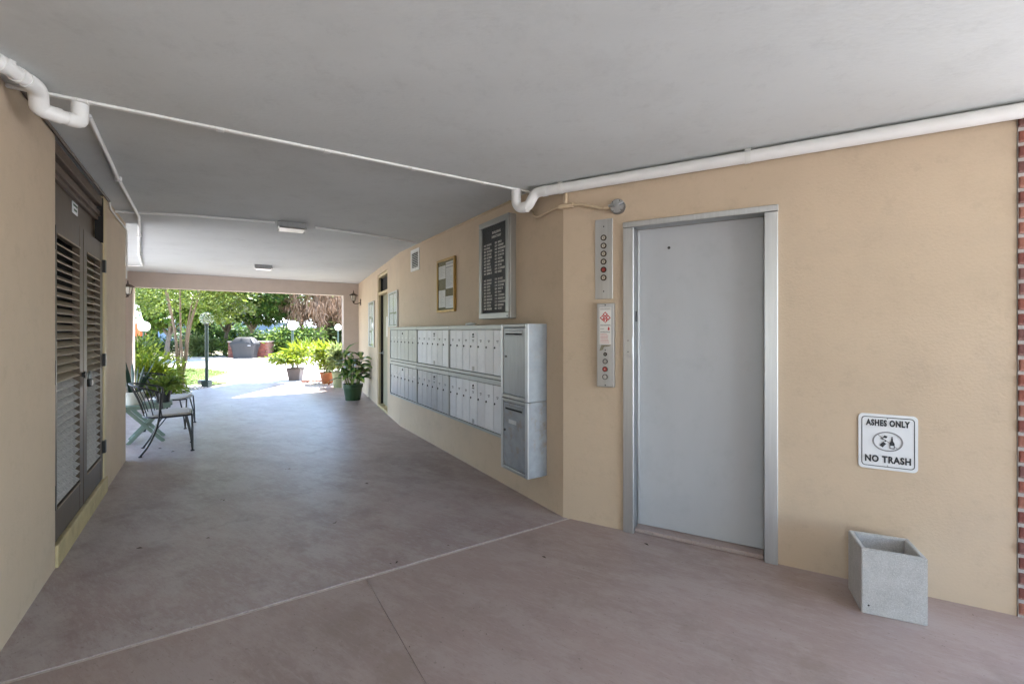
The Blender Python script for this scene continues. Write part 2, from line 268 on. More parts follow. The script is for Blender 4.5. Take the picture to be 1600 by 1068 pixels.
# ------------------------------------------------------------------ mesh helpers
class MB:
    def __init__(s): s.v = []; s.f = []; s.smooth = False
    def add(s, vs, fs):
        o = len(s.v); s.v += [tuple(v) for v in vs]; s.f += [tuple(i + o for i in f) for f in fs]; return s
    def box(s, x0, x1, y0, y1, z0, z1, bev=0.0, m=None):
        bm = bmesh.new(); bmesh.ops.create_cube(bm, size=1)
        for v in bm.verts: v.co = Vector(((x0 + x1) / 2 + v.co.x * (x1 - x0), (y0 + y1) / 2 + v.co.y * (y1 - y0), (z0 + z1) / 2 + v.co.z * (z1 - z0)))
        if bev: bmesh.ops.bevel(bm, geom=list(bm.edges), offset=bev, segments=1 if bev < 0.004 else 2, affect='EDGES', profile=0.5)
        if m is not None: bm.transform(m)
        bm.verts.index_update()
        s.add([v.co[:] for v in bm.verts], [[v.index for v in f.verts] for f in bm.faces]); bm.free(); return s
    def prism(s, pts, z0, z1):
        """Closed plan outline (counter-clockwise), extruded."""
        n = len(pts); a = sum(pts[i][0] * pts[(i + 1) % n][1] - pts[(i + 1) % n][0] * pts[i][1] for i in range(n))
        if a < 0: pts = pts[::-1]
        vs = [(x, y, z0) for x, y in pts] + [(x, y, z1) for x, y in pts]
        fs = [tuple(range(n - 1, -1, -1)), tuple(range(n, 2 * n))] + [(i, (i + 1) % n, n + (i + 1) % n, n + i) for i in range(n)]
        return s.add(vs, fs)
    def tube(s, path, r, n=8, cap=True):
        P = [Vector(p) for p in path]; rr = r if isinstance(r, (list, tuple)) else [r] * len(P)
        vs = []; up = None
        for i, p in enumerate(P):
            t = (P[min(i + 1, len(P) - 1)] - P[max(i - 1, 0)]).normalized()
            if up is None:
                up = Vector((0, 0, 1)) if abs(t.z) < 0.9 else Vector((1, 0, 0))
            a = (up - t * up.dot(t)).normalized(); b = t.cross(a); up = a
            for k in range(n):
                g = 2 * math.pi * k / n; vs.append(p + (a * math.cos(g) + b * math.sin(g)) * rr[i])
        fs = []
        for i in range(len(P) - 1):
            for k in range(n):
                fs.append((i * n + k, i * n + (k + 1) % n, (i + 1) * n + (k + 1) % n, (i + 1) * n + k))
        if cap:
            fs.append(tuple(range(n - 1, -1, -1))); fs.append(tuple((len(P) - 1) * n + k for k in range(n)))
        s.smooth = True; return s.add(vs, fs)
    def lathe(s, prof, n=20, c=(0, 0, 0), sm=True):
        vs = []; fs = []
        for r, z in prof:
            for k in range(n):
                g = 2 * math.pi * k / n; vs.append((c[0] + r * math.cos(g), c[1] + r * math.sin(g), c[2] + z))
        for i in range(len(prof) - 1):
            for k in range(n): fs.append((i * n + k, i * n + (k + 1) % n, (i + 1) * n + (k + 1) % n, (i + 1) * n + k))
        fs.append(tuple(range(n - 1, -1, -1))); fs.append(tuple((len(prof) - 1) * n + k for k in range(n)))
        if sm: s.smooth = True
        return s.add(vs, fs)
    def disc_y(s, cx, cz, r, y0, y1, n=16):
        """Short cylinder whose axis runs into the wall (local y)."""
        vs = [(cx + r * math.cos(2 * math.pi * k / n), y, cz + r * math.sin(2 * math.pi * k / n)) for y in (y0, y1) for k in range(n)]
        fs = [tuple(range(n)), tuple(range(2 * n - 1, n - 1, -1))] + [(k, n + k, n + (k + 1) % n, (k + 1) % n) for k in range(n)]
        return s.add(vs, fs)
    def ring_y(s, cx, cz, r0, r1, y0, y1, n=28, ex=1.0):
        vs = []
        for (r, y) in ((r1, y1), (r1, y0), (r0, y0), (r0, y1)):
            vs += [(cx + ex * r * math.cos(2 * math.pi * k / n), y, cz + r * math.sin(2 * math.pi * k / n)) for k in range(n)]
        fs = []
        for j in range(3):
            for k in range(n): fs.append((j * n + k, (j + 1) * n + k, (j + 1) * n + (k + 1) % n, j * n + (k + 1) % n))
        return s.add(vs, [f[::-1] for f in fs])
    def quad(s, a, b, c, d): return s.add([a, b, c, d], [(0, 1, 2, 3)])
    def build(s, name, m, parent=None, smooth=None):
        me = bpy.data.meshes.new(name); me.from_pydata(s.v, [], s.f); me.validate()
        bm = bmesh.new(); bm.from_mesh(me); bmesh.ops.recalc_face_normals(bm, faces=bm.faces); bm.to_mesh(me); bm.free()
        if (s.smooth if smooth is None else smooth):
            for p in me.polygons: p.use_smooth = True
            if hasattr(me, 'set_sharp_from_angle'): me.set_sharp_from_angle(angle=R(50))
        me.materials.append(M[m]); return link(name, me, parent)
def link(name, me, parent=None):
    o = bpy.data.objects.new(name, me); col.objects.link(o)
    if parent: o.parent = parent
    return o
def tag(o, label=None, cat=None, group=None, kind=None):
    if label: o['label'] = label
    if cat: o['category'] = cat
    if group: o['group'] = group
    if kind: o['kind'] = kind
    return o
def empty(name, mtx):
    o = bpy.data.objects.new(name, None); col.objects.link(o); o.matrix_world = mtx; o.empty_display_size = 0.1; return o
def at(x, y, z=0, rz=0): return Matrix.Translation((x, y, z)) @ Matrix.Rotation(rz, 4, 'Z')
def wall_frame(ox, oy, ex, ey):
    """Local x runs along the wall to the viewer's right, y runs into the wall, z up; origin on the floor at the wall face."""
    return at(ox, oy, 0, math.atan2(ey - oy, ex - ox))
def copy_tree(o, parent=None):
    c = o.copy(); col.objects.link(c); c.parent = parent
    for ch in list(o.children): copy_tree(ch, c)
    return c
def curve_pts(P, n=6):
    """Catmull-Rom through P."""
    P = [Vector(p) for p in P]; out = []
    for i in range(len(P) - 1):
        p0 = P[max(i - 1, 0)]; p1 = P[i]; p2 = P[i + 1]; p3 = P[min(i + 2, len(P) - 1)]
        for k in range(n):
            t = k / n
            out.append(0.5 * ((2 * p1) + (p2 - p0) * t + (2 * p0 - 5 * p1 + 4 * p2 - p3) * t * t + (3 * p1 - p0 - 3 * p2 + p3) * t ** 3))
    out.append(P[-1]); return out
def text_mesh(txt, size, width, bold=0.0):
    cu = bpy.data.curves.new('lettering', 'FONT'); cu.body = txt; cu.size = size; cu.align_x = 'CENTER'; cu.align_y = 'CENTER'
    cu.offset = bold; cu.space_character = 1.12; cu.extrude = 0.0006; cu.resolution_u = 3
    o = bpy.data.objects.new('lettering', cu); col.objects.link(o)
    bpy.context.view_layer.update()
    me = bpy.data.meshes.new_from_object(o.evaluated_get(bpy.context.evaluated_depsgraph_get()))
    bpy.data.objects.remove(o); bpy.data.curves.remove(cu)
    xs = [v.co.x for v in me.vertices]; w = max(xs) - min(xs); k = width / w; mid = (max(xs) + min(xs)) / 2
    for v in me.vertices:
        x, y, z = v.co; v.co = ((x - mid) * k, -z - 0.0006, y)
    return me

# wall plan (metres; the camera stands at 0,0)
E0 = (0.394, 3.402); E1 = (2.54, 2.222)                 # elevator wall, left to right
C2 = (-1.694, 6.680)                                    # far end of the mailbox wall
G = (-3.87, 11.13)                                      # far end of the glass-door wall
L0 = (-2.285, 1.971); L1 = (-4.275, 4.887)              # louvered-door wall
BL = (-7.684, 8.735)                                    # left end of the lintel
FE = wall_frame(*E0, *E1); FM = wall_frame(*C2, *E0); FR = wall_frame(*G, *C2); FL = wall_frame(*L0, *L1)
FB = wall_frame(*BL, *G)
LEN_M = math.hypot(C2[0] - E0[0], C2[1] - E0[1]); LEN_R = math.hypot(G[0] - C2[0], G[1] - C2[1]); LEN_B = math.hypot(G[0] - BL[0], G[1] - BL[1])
LEN_L = math.hypot(L1[0] - L0[0], L1[1] - L0[1])
Z_NEAR = 2.565; Z_FAR = 2.625
PD = Vector((0.845, 0.534)); PN = Vector((-0.534, 0.845))     # across the passage / along it, outwards

# ------------------------------------------------------------------ ground and floors
def struct(o): o['kind'] = 'structure'; return o
struct(MB().prism([(-300, -300), (300, -300), (300, 300), (-300, 300)], -0.6, -0.10).build('ground', 'soil'))
struct(MB().prism([(-30, -30), (40, -30), (40, 14), (5.02, 14), (5.02, -5.42), (-30, -5.42)], -0.099, -0.03).build('unseen_driveway', 'drive'))  # unseen ground, kept pale to bounce sunlight up to the ceiling
def line(p, d, t): return (p[0] + d[0] * t, p[1] + d[1] * t)
J0 = (-2.084, 1.797); JD = (0.845, 0.534)
j1 = (-0.845, 2.556); JE = (0.545, -0.838)
gap = 0.0038
jn = (-JD[1], JD[0])
A1 = line(J0, JD, -6); A2 = line(J0, JD, 7.9)
end_a = line(G, PD, 3.0); end_b = line(BL, PD, -3.0)
fo = 1.15
FLOOR = struct(MB().prism([(-7, -5.4), (5.0, -5.4), (5.0, 7), (-2.0, 13.2), (-6.9, 12.9), (-7.6, 8.3)], -0.098, -0.004).build('floor', 'joint'))
off = lambda p, n, k: (p[0] + n[0] * k, p[1] + n[1] * k)
far_poly = [off(A1, jn, gap), off(A2, jn, gap), (4.5, 8.0), (-1.5, 13.0), (-4.95, 12.45), (-5.9, 12.42), (-7.75, 12.28), (-8.05, 11.05), (-7.55, 10.2), (-7.9, 9.2), (-7.9, 8.4)]
MB().prism(far_poly, -0.05, 0.0).build('floor_slab', 'floor', FLOOR)
jx = (0.838, 0.545)   # normal of the short joint
K = line(j1, JE, 9.2)
MB().prism([off(off(A1, jn, -gap), jn, 0), off(off(j1, jx, -0.0016), jn, -gap), off(K, jx, -0.0016), (-6.9, -5.35)], -0.05, 0.0).build('floor_slab', 'floor_near', FLOOR)
MB().prism([off(off(j1, jx, 0.0016), jn, -gap), off(A2, jn, -gap), (4.95, 4.0), (4.95, -5.35), off(K, jx, 0.0016)], -0.05, 0.0).build('floor_slab', 'floor_near', FLOOR)
struct(MB().prism([(-13, 1.0), (-6.6, 1.0), (-5.6, 4.3), (-8.0, 8.3), (-13, 9.0)], -0.099, -0.012).build('added_side_ground', 'side'))  # unseen pale ground, added to bounce sunlight in through the open side
struct(MB().prism([(-7.75, 12.1), (-5.9, 12.2), (-5.2, 12.5), (-5.6, 13.6), (-6.1, 15.5), (-6.4, 18.0), (-5.6, 21.5), (-2, 24.0), (-4.0, 25.5), (-27, 24.6), (-27, 18.5), (-12.2, 17.2), (-10.2, 15.6), (-9.8, 14.0), (-10.0, 13.0), (-8.4, 12.4)], -0.099, -0.012).build('plaza', 'plaza'))

# ------------------------------------------------------------------ ceilings
SP = (-2.169, 2.138)    # a point on the step between the two ceilings
def sline(t): return line(SP, PD, t)
nearC = struct(MB().prism([sline(-3.2), sline(4.6), (4.9, 3.4), (4.9, -4.5), (-3.4, -4.5)], Z_NEAR, 2.92).build('ceiling', 'ceiling'))
b_out = lambda t: line(off(BL, PN, 0.26), PD, t)
struct(MB().prism([sline(-3.1), sline(4.6), b_out(8.5), b_out(-0.9), (-6.6, 5.3), (-6.0, 3.4)], Z_FAR, 2.92).build('ceiling', 'ceiling'))
# ------------------------------------------------------------------ walls
def wall(name, mtx, boxes, label, m='wall', cat='wall'):
    b = MB()
    for x0, x1, y0, y1, z0, z1 in boxes: b.box(x0, x1, y0, y1, z0, z1)
    o = b.build(name, m); o.matrix_world = mtx
    return tag(o, label, cat)
TOP = 2.70
# elevator wall with its opening
LEN_E = 2.449
EW = wall('elevator_wall', FE, [(0, 0.50, 0, 0.25, -0.05, TOP), (0.50, 1.385, 0, 0.25, 2.17, TOP), (1.385, LEN_E, 0, 0.25, -0.05, TOP), (0.50, 1.385, 0.19, 0.25, -0.05, 2.17)],
          'tan stucco wall around the grey elevator door')
# mailbox wall
MW = wall('mailbox_wall', FM, [(0, LEN_M, 0, 0.25, -0.05, TOP)], 'tan stucco wall behind the mailboxes and the black directory')
# far right wall with a door opening (u = LEN_R - s)
dA, dB = LEN_R - 2.04, LEN_R - 1.02
RW = wall('glass_door_wall', FR, [(0, dA, 0, 0.25, -0.05, TOP), (dA, dB, 0, 0.25, 2.50, TOP), (dB, LEN_R, 0, 0.25, -0.05, TOP), (dA, dB, 0.20, 0.25, -0.05, 2.5)],
          'tan stucco wall with the narrow olive door, beside the big potted plant')
# louvered door wall
lA, lB = 0.845, 2.42
LW = wall('louvered_door_wall', FL, [(-1.3, lA, 0, 0.22, -0.05, TOP), (lA, lB, 0.16, 0.22, -0.05, TOP), (lB, LEN_L, 0, 0.22, -0.05, TOP)],
          'tan stucco wall holding the brown louvered double door')
# hidden return and side wall of the passage on the left
LB = (L1[0] - PD.x * 0.95, L1[1] - PD.y * 0.95)
FS = wall_frame(LB[0], LB[1], -7.86, 8.63)
SL = math.hypot(LB[0] + 7.86, LB[1] - 8.63)
wall('passage_side_wall', FS, [(SL - 1.3, SL, 0, 0.2, -0.05, TOP)], 'tan side wall carrying the left lantern, mostly hidden behind the near corner')  # short stub only; the unseen side is left open to let daylight in
FT = wall_frame(L1[0], L1[1], LB[0], LB[1])
o = MB().box(0, 0.95, 0.0, 0.12, -0.05, TOP).build('return', 'wall', LW); o.matrix_parent_inverse = LW.matrix_world.inverted(); o.matrix_world = FT
# lintel beam with its two pilasters and an added, unseen flat canopy over the mouth of the passage
BM = MB().box(-2.5, LEN_B + 3.0, 0, 0.25, 2.318, 2.66).build('lintel', 'beam'); BM.matrix_world = FB
tag(BM, 'pinkish plastered lintel over the garden opening, between the two lanterns', 'lintel')
MB().box(LEN_B - 0.352, LEN_B + 3.0, 0.002, 0.248, -0.05, 2.318).build('pilaster', 'beam', BM)
MB().box(-2.5, 0.138, 0.002, 0.248, -0.05, 2.318).build('pilaster', 'beam', BM)
cp = MB().prism([(-5.74, 9.6), (-5.86, 13.08), (-7.30, 13.08), (-7.35, 9.0)], 2.67, 2.86).build('shade_canopy', 'beam'); cp.parent = BM; cp.matrix_parent_inverse = BM.matrix_world.inverted()  # out-of-view slab added to cast the shadow bounding the sun patch
FX = wall_frame(-2.6, -5.2, -1.53, 0.86)
struct(wall('added_side_block', FX, [(0, math.hypot(1.07, 6.06), 0, 0.22, -0.05, TOP)], 'added tan wall behind the viewpoint on the left, blocking light from that side'))  # unseen wall added to keep light from the left off the elevator wall
FY = wall_frame(4.3, -4.2, -2.45, -4.2)
struct(wall('added_back_block', FY, [(0, 5.3, 0, 0.22, -0.05, TOP)], 'added tan wall behind the viewpoint, cutting light from the back'))  # unseen wall added to cut daylight coming from behind the camera
# brick facing at the right edge
BW = MB().box(LEN_E + 0.002, LEN_E + 0.36, -0.004, 0.25, -0.05, TOP).build('brick_wall', 'mortar'); BW.matrix_world = FE
tag(BW, 'red brick pier with pale mortar at the right edge of the elevator wall', 'brick wall')
rng = random.Random(5)
bme = {}
for kind, w in (('h', 0.098), ('f', 0.203)):
    for i in range(4):
        b = MB().box(0, w, -0.011, 0.02, 0, 0.058, bev=0.004)
        me = b.build('brick', 'brick%d' % i); bme[kind, i] = me.data; bpy.data.objects.remove(me)
for r in range(34):
    x = LEN_E + 0.004; seq = ['h', 'f'] if r % 2 else ['f', 'h']
    for kd in seq:
        o = link('brick', bme[kd, rng.randrange(4)], BW); o.location = (x + rng.uniform(-0.002, 0.002), rng.uniform(-0.003, 0.003), 0.012 + r * 0.0762); x += 0.110 if kd == 'h' else 0.215

# ceiling step strip and thin mouldings along the walls
b = MB(); p0 = sline(-0.25); p1 = sline(2.74)
stripM = wall_frame(p0[0], p0[1], p1[0], p1[1])
o = MB().box(0, math.hypot(p1[0] - p0[0], p1[1] - p0[1]), -0.024, 0.004, Z_NEAR - 0.014, Z_NEAR - 0.0005, bev=0.003).build('drip_strip', 'trim_white', None); o.matrix_world = stripM
tag(o, 'narrow white strip with rusty spots along the ceiling step', 'strip')
for k in range(5):
    q = MB().box(0.3 + k * 0.56, 0.34 + k * 0.56, -0.03, 0.010, Z_NEAR - 0.0175, Z_NEAR - 0.003, bev=0.002).build('clip', 'trim_white', o)
def moulding(mtx, x0, x1, name, label, m='conduit_tan', z=Z_FAR, r=0.011):
    b = MB().tube([(x0, -r, z - r), ((x0 + x1) / 2, -r, z - r * 1.1), (x1, -r, z - r)], r, 6)
    o = b.build(name, m); o.matrix_world = mtx; return tag(o, label, 'cable')
moulding(FM, 0.95, LEN_M - 0.75, 'wall_cable', 'thin tan cable run along the ceiling above the mailbox wall')

# ------------------------------------------------------------------ elevator entrance (parts of the elevator wall)
f = MB(); 
EF = []
def part(name, m, parent, b, label=None, kind=None):
    o = b.build(name, m, parent)
    if label: o['label'] = label
    if kind: o['kind'] = kind
    return o
part('door_jamb', 'steel', EW, MB().box(0.468, 0.542, -0.022, 0.098, 0.0, 2.165, bev=0.003))
part('door_jamb', 'steel', EW, MB().box(1.345, 1.418, -0.022, 0.098, 0.0, 2.165, bev=0.003))
part('door_header', 'steel', EW, MB().box(0.466, 1.420, -0.024, 0.098, 2.167, 2.207, bev=0.003))
ed = part('elevator_door', 'door_grey', EW, MB().box(0.543, 1.344, 0.10, 0.14, 0.03, 2.166), 'plain grey painted elevator door')
part('peephole', 'black', ed, MB().disc_y(0.762, 2.02, 0.010, 0.0975, 0.101, 14))
part('edge_guide', 'steel', ed, MB().box(0.5435, 0.556, 0.090, 0.0995, 0.03, 2.15, bev=0.002))
part('door_sill', 'floor_near', EW, MB().box(0.5425, 1.3445, 0.012, 0.188, 0.001, 0.026, bev=0.003))
ow = part('jamb_plate', 'steel', EW, MB().box(0.474, 0.535, -0.0255, -0.0225, 1.265, 1.385, bev=0.001))
for z in (1.285, 1.365): part('screw', 'black', ow, MB().disc_y(0.505, z, 0.004, -0.0268, -0.0252, 8))
part('floor_number_plate', 'black', EW, MB().box(0.5425, 0.546, 0.04, 0.065, 1.50, 1.575))

# ------------------------------------------------------------------ louvered double door (parts of the left wall)
part('door_frame', 'jamb', LW, MB().box(lB - 0.105, lB, -0.004, 0.16, 0.13, Z_FAR - 0.002, bev=0.003), 'yellowish tan jamb')
part('threshold', 'yellow', LW, MB().box(lA + 0.002, lB - 0.002, -0.014, 0.16, -0.02, 0.132, bev=0.008), 'scuffed yellow painted sill')
hp = part('header_panel', 'brown_door', LW, MB().box(lA, lB - 0.106, 0.062, 0.09, 2.20, 2.62, bev=0.002))
for z0, z1, y0 in ((2.40, 2.43, 0.035), (2.435, 2.475, 0.02), (2.48, 2.52, 0.045), (2.525, 2.60, 0.01)):
    part('header_moulding', 'brown_trim', LW, MB().box(lA + 0.001, lB - 0.107, y0, 0.061, z0, z1, bev=0.004))
part('side_reveal', 'dark', LW, MB().box(lB - 0.1085, lB - 0.1055, 0.002, 0.06, 2.205, 2.60))
pl = MB().box(1.56, 1.71, 0.056, 0.0615, 2.30, 2.385, bev=0.002).build('name_plate', 'sign_white'); pl.matrix_world = FL
tag(pl, 'small white plate with faded green print above the louvered doors', 'plate')
b = MB()
rp = random.Random(4)
for row, zc in enumerate((2.362, 2.328)):
    x = 1.575 + 0.02 * row
    while x < 1.69 - 0.02 * row:
        w = rp.uniform(0.006, 0.012); b.box(x, x + w, 0.0550, 0.0562, zc - 0.008, zc + 0.008); x += w + 0.004
M['green_ink'] = mat('faded_green_print', (0.10, 0.16, 0.11), 0.7)
part('print', 'green_ink', pl, b, kind='stuff')
mid = 1.60
slat_me = {}
for key in ('slat', 'slat_dusty'):
    b = MB().box(0, 1, -0.030, 0.030, -0.004, 0.004, bev=0.002)
    o = b.build('slat', key); slat_me[key] = o.data; bpy.data.objects.remove(o)
for k, (x0, x1) in enumerate(((lA + 0.012, mid - 0.008), (mid + 0.008, lB - 0.109))):
    sw = 0.105; b = MB()
    zb, zt = 0.140, 2.195
    b.box(x0, x0 + sw * (0.55 if k == 0 else 1), 0.006, 0.046, zb, zt, bev=0.003)
    b.box(x1 - sw, x1, 0.006, 0.046, zb, zt, bev=0.003)
    a0 = x0 + sw * (0.55 if k == 0 else 1); a1 = x1 - sw
    b.box(a0, a1, 0.007, 0.045, zb, 0.34, bev=0.003); b.box(a0, a1, 0.007, 0.045, 2.03, zt, bev=0.003)
    leaf = part('louvered_door', 'brown_door', LW, b)
    part('bead', 'slat', leaf, MB().box(a0, a1, 0.000, 0.0065, 0.334, 0.344))
    part('bead', 'slat', leaf, MB().box(a0, a1, 0.000, 0.0065, 2.026, 2.036))
    n = 31; z0, z1 = 0.36, 2.02
    for i in range(n):
        z = z0 + (z1 - z0) * (i + 0.4) / n
        o = link('slat', slat_me['slat_dusty' if z < 1.12 + 0.08 * math.sin(i * 2.1) else 'slat'], leaf)
        o.location = (a0, 0.030, z); o.rotation_euler = (R(38 + rp.uniform(-2, 2)), 0, 0); o.scale = (a1 - a0, 1, 1)
part('dark_backing', 'dark', LW, MB().box(lA + 0.003, lB - 0.106, 0.115, 0.158, 0.134, 2.6))  # black panel standing in for the unlit room behind the slats
part('meeting_gap', 'dark', LW, MB().box(mid - 0.007, mid + 0.007, 0.018, 0.05, 0.14, 2.194))
for z in (0.42, 1.18, 2.0):
    part('hinge', 'black', LW, MB().box(lB - 0.135, lB - 0.085, -0.016, 0.010, z - 0.055, z + 0.055, bev=0.003))
    part('hinge', 'black', LW, MB().box(lA + 0.001, lA + 0.017, -0.003, 0.010, z - 0.075, z + 0.075, bev=0.002))
# padlock and hasp
pk = empty('padlock', FL @ Matrix.Translation((mid + 0.02, -0.02, 1.02)))
tag(pk, 'dark padlock hanging from the hasp of the louvered doors', 'padlock')
part('hasp', 'iron', pk, MB().box(-0.085, -0.012, 0.012, 0.0255, 0.075, 0.105, bev=0.003).disc_y(-0.06, 0.09, 0.026, 0.006, 0.014, 14))
part('body', 'iron', pk, MB().box(-0.028, 0.04, -0.020, 0.008, -0.005, 0.055, bev=0.008))
part('shackle', 'steel_dull', pk, MB().tube([(-0.016, -0.006, 0.05), (-0.016, -0.006, 0.085), (-0.008, -0.006, 0.102), (0.006, -0.006, 0.108), (0.02, -0.006, 0.102), (0.028, -0.006, 0.085), (0.028, -0.006, 0.05)], 0.006, 8))

# ------------------------------------------------------------------ narrow olive door (parts of the far right wall)
part('door_frame', 'jamb', RW, MB().box(dA + 0.002, dA + 0.05, 0.012, 0.2, 0.0, 2.498, bev=0.003).box(dB - 0.05, dB - 0.002, 0.012, 0.2, 0.0, 2.498, bev=0.003).box(dA + 0.051, dB - 0.051, 0.012, 0.2, 2.445, 2.497).box(dA + 0.051, dB - 0.051, 0.012, 0.1, 2.12, 2.165), kind='stuff')
part('weather_strip', 'dark', RW, MB().box(dA + 0.05, dA + 0.085, 0.05, 0.12, 0.05, 2.44))
od = part('glazed_door', 'olive_door', RW, MB().box(dA + 0.086, dB - 0.055, 0.09, 0.13, 0.05, 2.115, bev=0.003), 'olive door with a paper notice')
part('transom_pane', 'dark', RW, MB().box(dA + 0.086, dB - 0.052, 0.08, 0.09, 2.17, 2.44))
part('threshold', 'yellow', RW, MB().box(dA + 0.003, dB - 0.003, -0.006, 0.2, 0.001, 0.048, bev=0.006))
part('notice', 'paper', od, MB().box(dA + 0.45, dA + 0.72, 0.084, 0.0895, 1.33, 1.70))
part('door_handle', 'steel', od, MB().disc_y(dA + 0.13, 1.02, 0.03, 0.075, 0.09, 14).tube([(dA + 0.13, 0.09, 1.02), (dA + 0.13, 0.03, 1.02), (dA + 0.16, 0.02, 1.02), (dA + 0.25, 0.02, 1.02)], 0.011, 8))

# ------------------------------------------------------------------ elevator call panels
def call_panel():
    t = empty('indicator_panel', FE @ Matrix.Translation((0.322, 0, 1.668)))
    tag(t, 'tall steel panel with a column of six round floor buttons', 'button panel')
    part('plate', 'steel', t, MB().box(-0.066, 0.066, -0.006, 0, 0, 0.585, bev=0.0015))
    for i in range(6):
        z = 0.155 + i * 0.0585
        r = part('bezel', 'bronze', t, MB().ring_y(0, z, 0.014, 0.022, -0.013, -0.0055))
        part('button', 'copper_btn' if i == 1 else 'btn', r, MB().disc_y(0, z, 0.0138, -0.010, -0.0055))
        part('number', 'ink', r, MB().box(-0.002, 0.002, -0.0108, -0.0101, z - 0.006, z + 0.006))
    for z in (0.055, 0.53): part('screw', 'black', t, MB().disc_y(0, z, 0.005, -0.0085, -0.0058, 10))
call_panel()
def station():
    t = empty('call_station', FE @ Matrix.Translation((0.342, 0, 1.026)))
    tag(t, 'raised steel call station with a red fire warning sticker and four buttons', 'button panel')
    part('housing', 'steel', t, MB().box(-0.064, 0.064, -0.032, 0, 0, 0.607, bev=0.004))
    st = part('sticker', 'paper', t, MB().box(-0.043, 0.043, -0.0335, -0.0322, 0.31, 0.578))
    y = -0.0342
    def diamond(cx, cz, r, m): part('diamond', m, st, MB().add([(cx - r, y, cz), (cx, y, cz - r), (cx + r, y, cz), (cx, y, cz + r)], [(0, 1, 2, 3)]))
    diamond(0, 0.526, 0.020, 'red_ink'); diamond(-0.021, 0.502, 0.020, 'red_ink'); diamond(0.021, 0.502, 0.020, 'red_ink'); diamond(0, 0.482, 0.018, 'red_ink')
    for cx, cz in ((0, 0.528), (-0.022, 0.503), (0.022, 0.503)):
        part('symbol', 'paper', st, MB().disc_y(cx, cz, 0.0085, -0.0352, -0.0346, 10))
    part('symbol', 'paper', st, MB().add([(-0.006, -0.035, 0.472), (0.004, -0.035, 0.472), (0.006, -0.035, 0.495), (-0.002, -0.035, 0.490)], [(0, 1, 2, 3)]))
    b = MB(); r_ = random.Random(2)
    for z in (0.570, 0.563, 0.452, 0.446, 0.423, 0.402, 0.396):
        x = -0.036
        while x < 0.034:
            w = r_.uniform(0.003, 0.009); b.box(x, x + w, -0.0348, -0.0338, z - 0.0017, z + 0.0017); x += w + 0.002
            if z == 0.423 and x > -0.008: break
    part('print', 'ink', st, b, kind='stuff')
    b = MB()
    for z in (0.384, 0.374, 0.364, 0.354, 0.344, 0.334, 0.322):
        x = -0.036; e = r_.uniform(-0.005, 0.034)
        while x < e:
            w = r_.uniform(0.003, 0.009); b.box(x, x + w, -0.0348, -0.0338, z - 0.0014, z + 0.0014); x += w + 0.002
    part('print', 'red_ink', st, b, kind='stuff')
    part('flame', 'red_ink', st, MB().add([(0.020, y, 0.412), (0.030, y, 0.412), (0.033, y, 0.424), (0.026, y, 0.440), (0.018, y, 0.424)], [(0, 1, 2, 3, 4)]))
    M['residue'] = mat('glue_residue', (0.26, 0.24, 0.17), 0.8, var=0.4, scale=80)
    part('label_residue', 'residue', t, MB().add([(-0.044, -0.0325, 0.262), (-0.02, -0.0325, 0.268), (-0.008, -0.0325, 0.292), (0.03, -0.0325, 0.296), (0.044, -0.0325, 0.306), (-0.03, -0.0325, 0.305)], [(0, 1, 2, 3, 4, 5)]))
    for z, r, m, l in ((0.238, 0.014, 'black', 0.036), (0.186, 0.019, 'steel_dull', 0.038), (0.130, 0.019, 'copper_btn', 0.044), (0.074, 0.019, 'steel', 0.044)):
        be = part('bezel', 'bronze', t, MB().ring_y(0, z, r * 0.78, r, -l, -0.0315))
        part('button', m, be, MB().disc_y(0, z, r * 0.77, -l + 0.002, -0.0315))
        part('glint', 'btn', be, MB().disc_y(-r * 0.1, z, r * 0.28, -l - 0.0004, -l + 0.0024, 10))
    for z in (0.014, 0.268, 0.594): part('screw', 'black', t, MB().disc_y(0, z, 0.0045, -0.034, -0.0318, 10))
station()

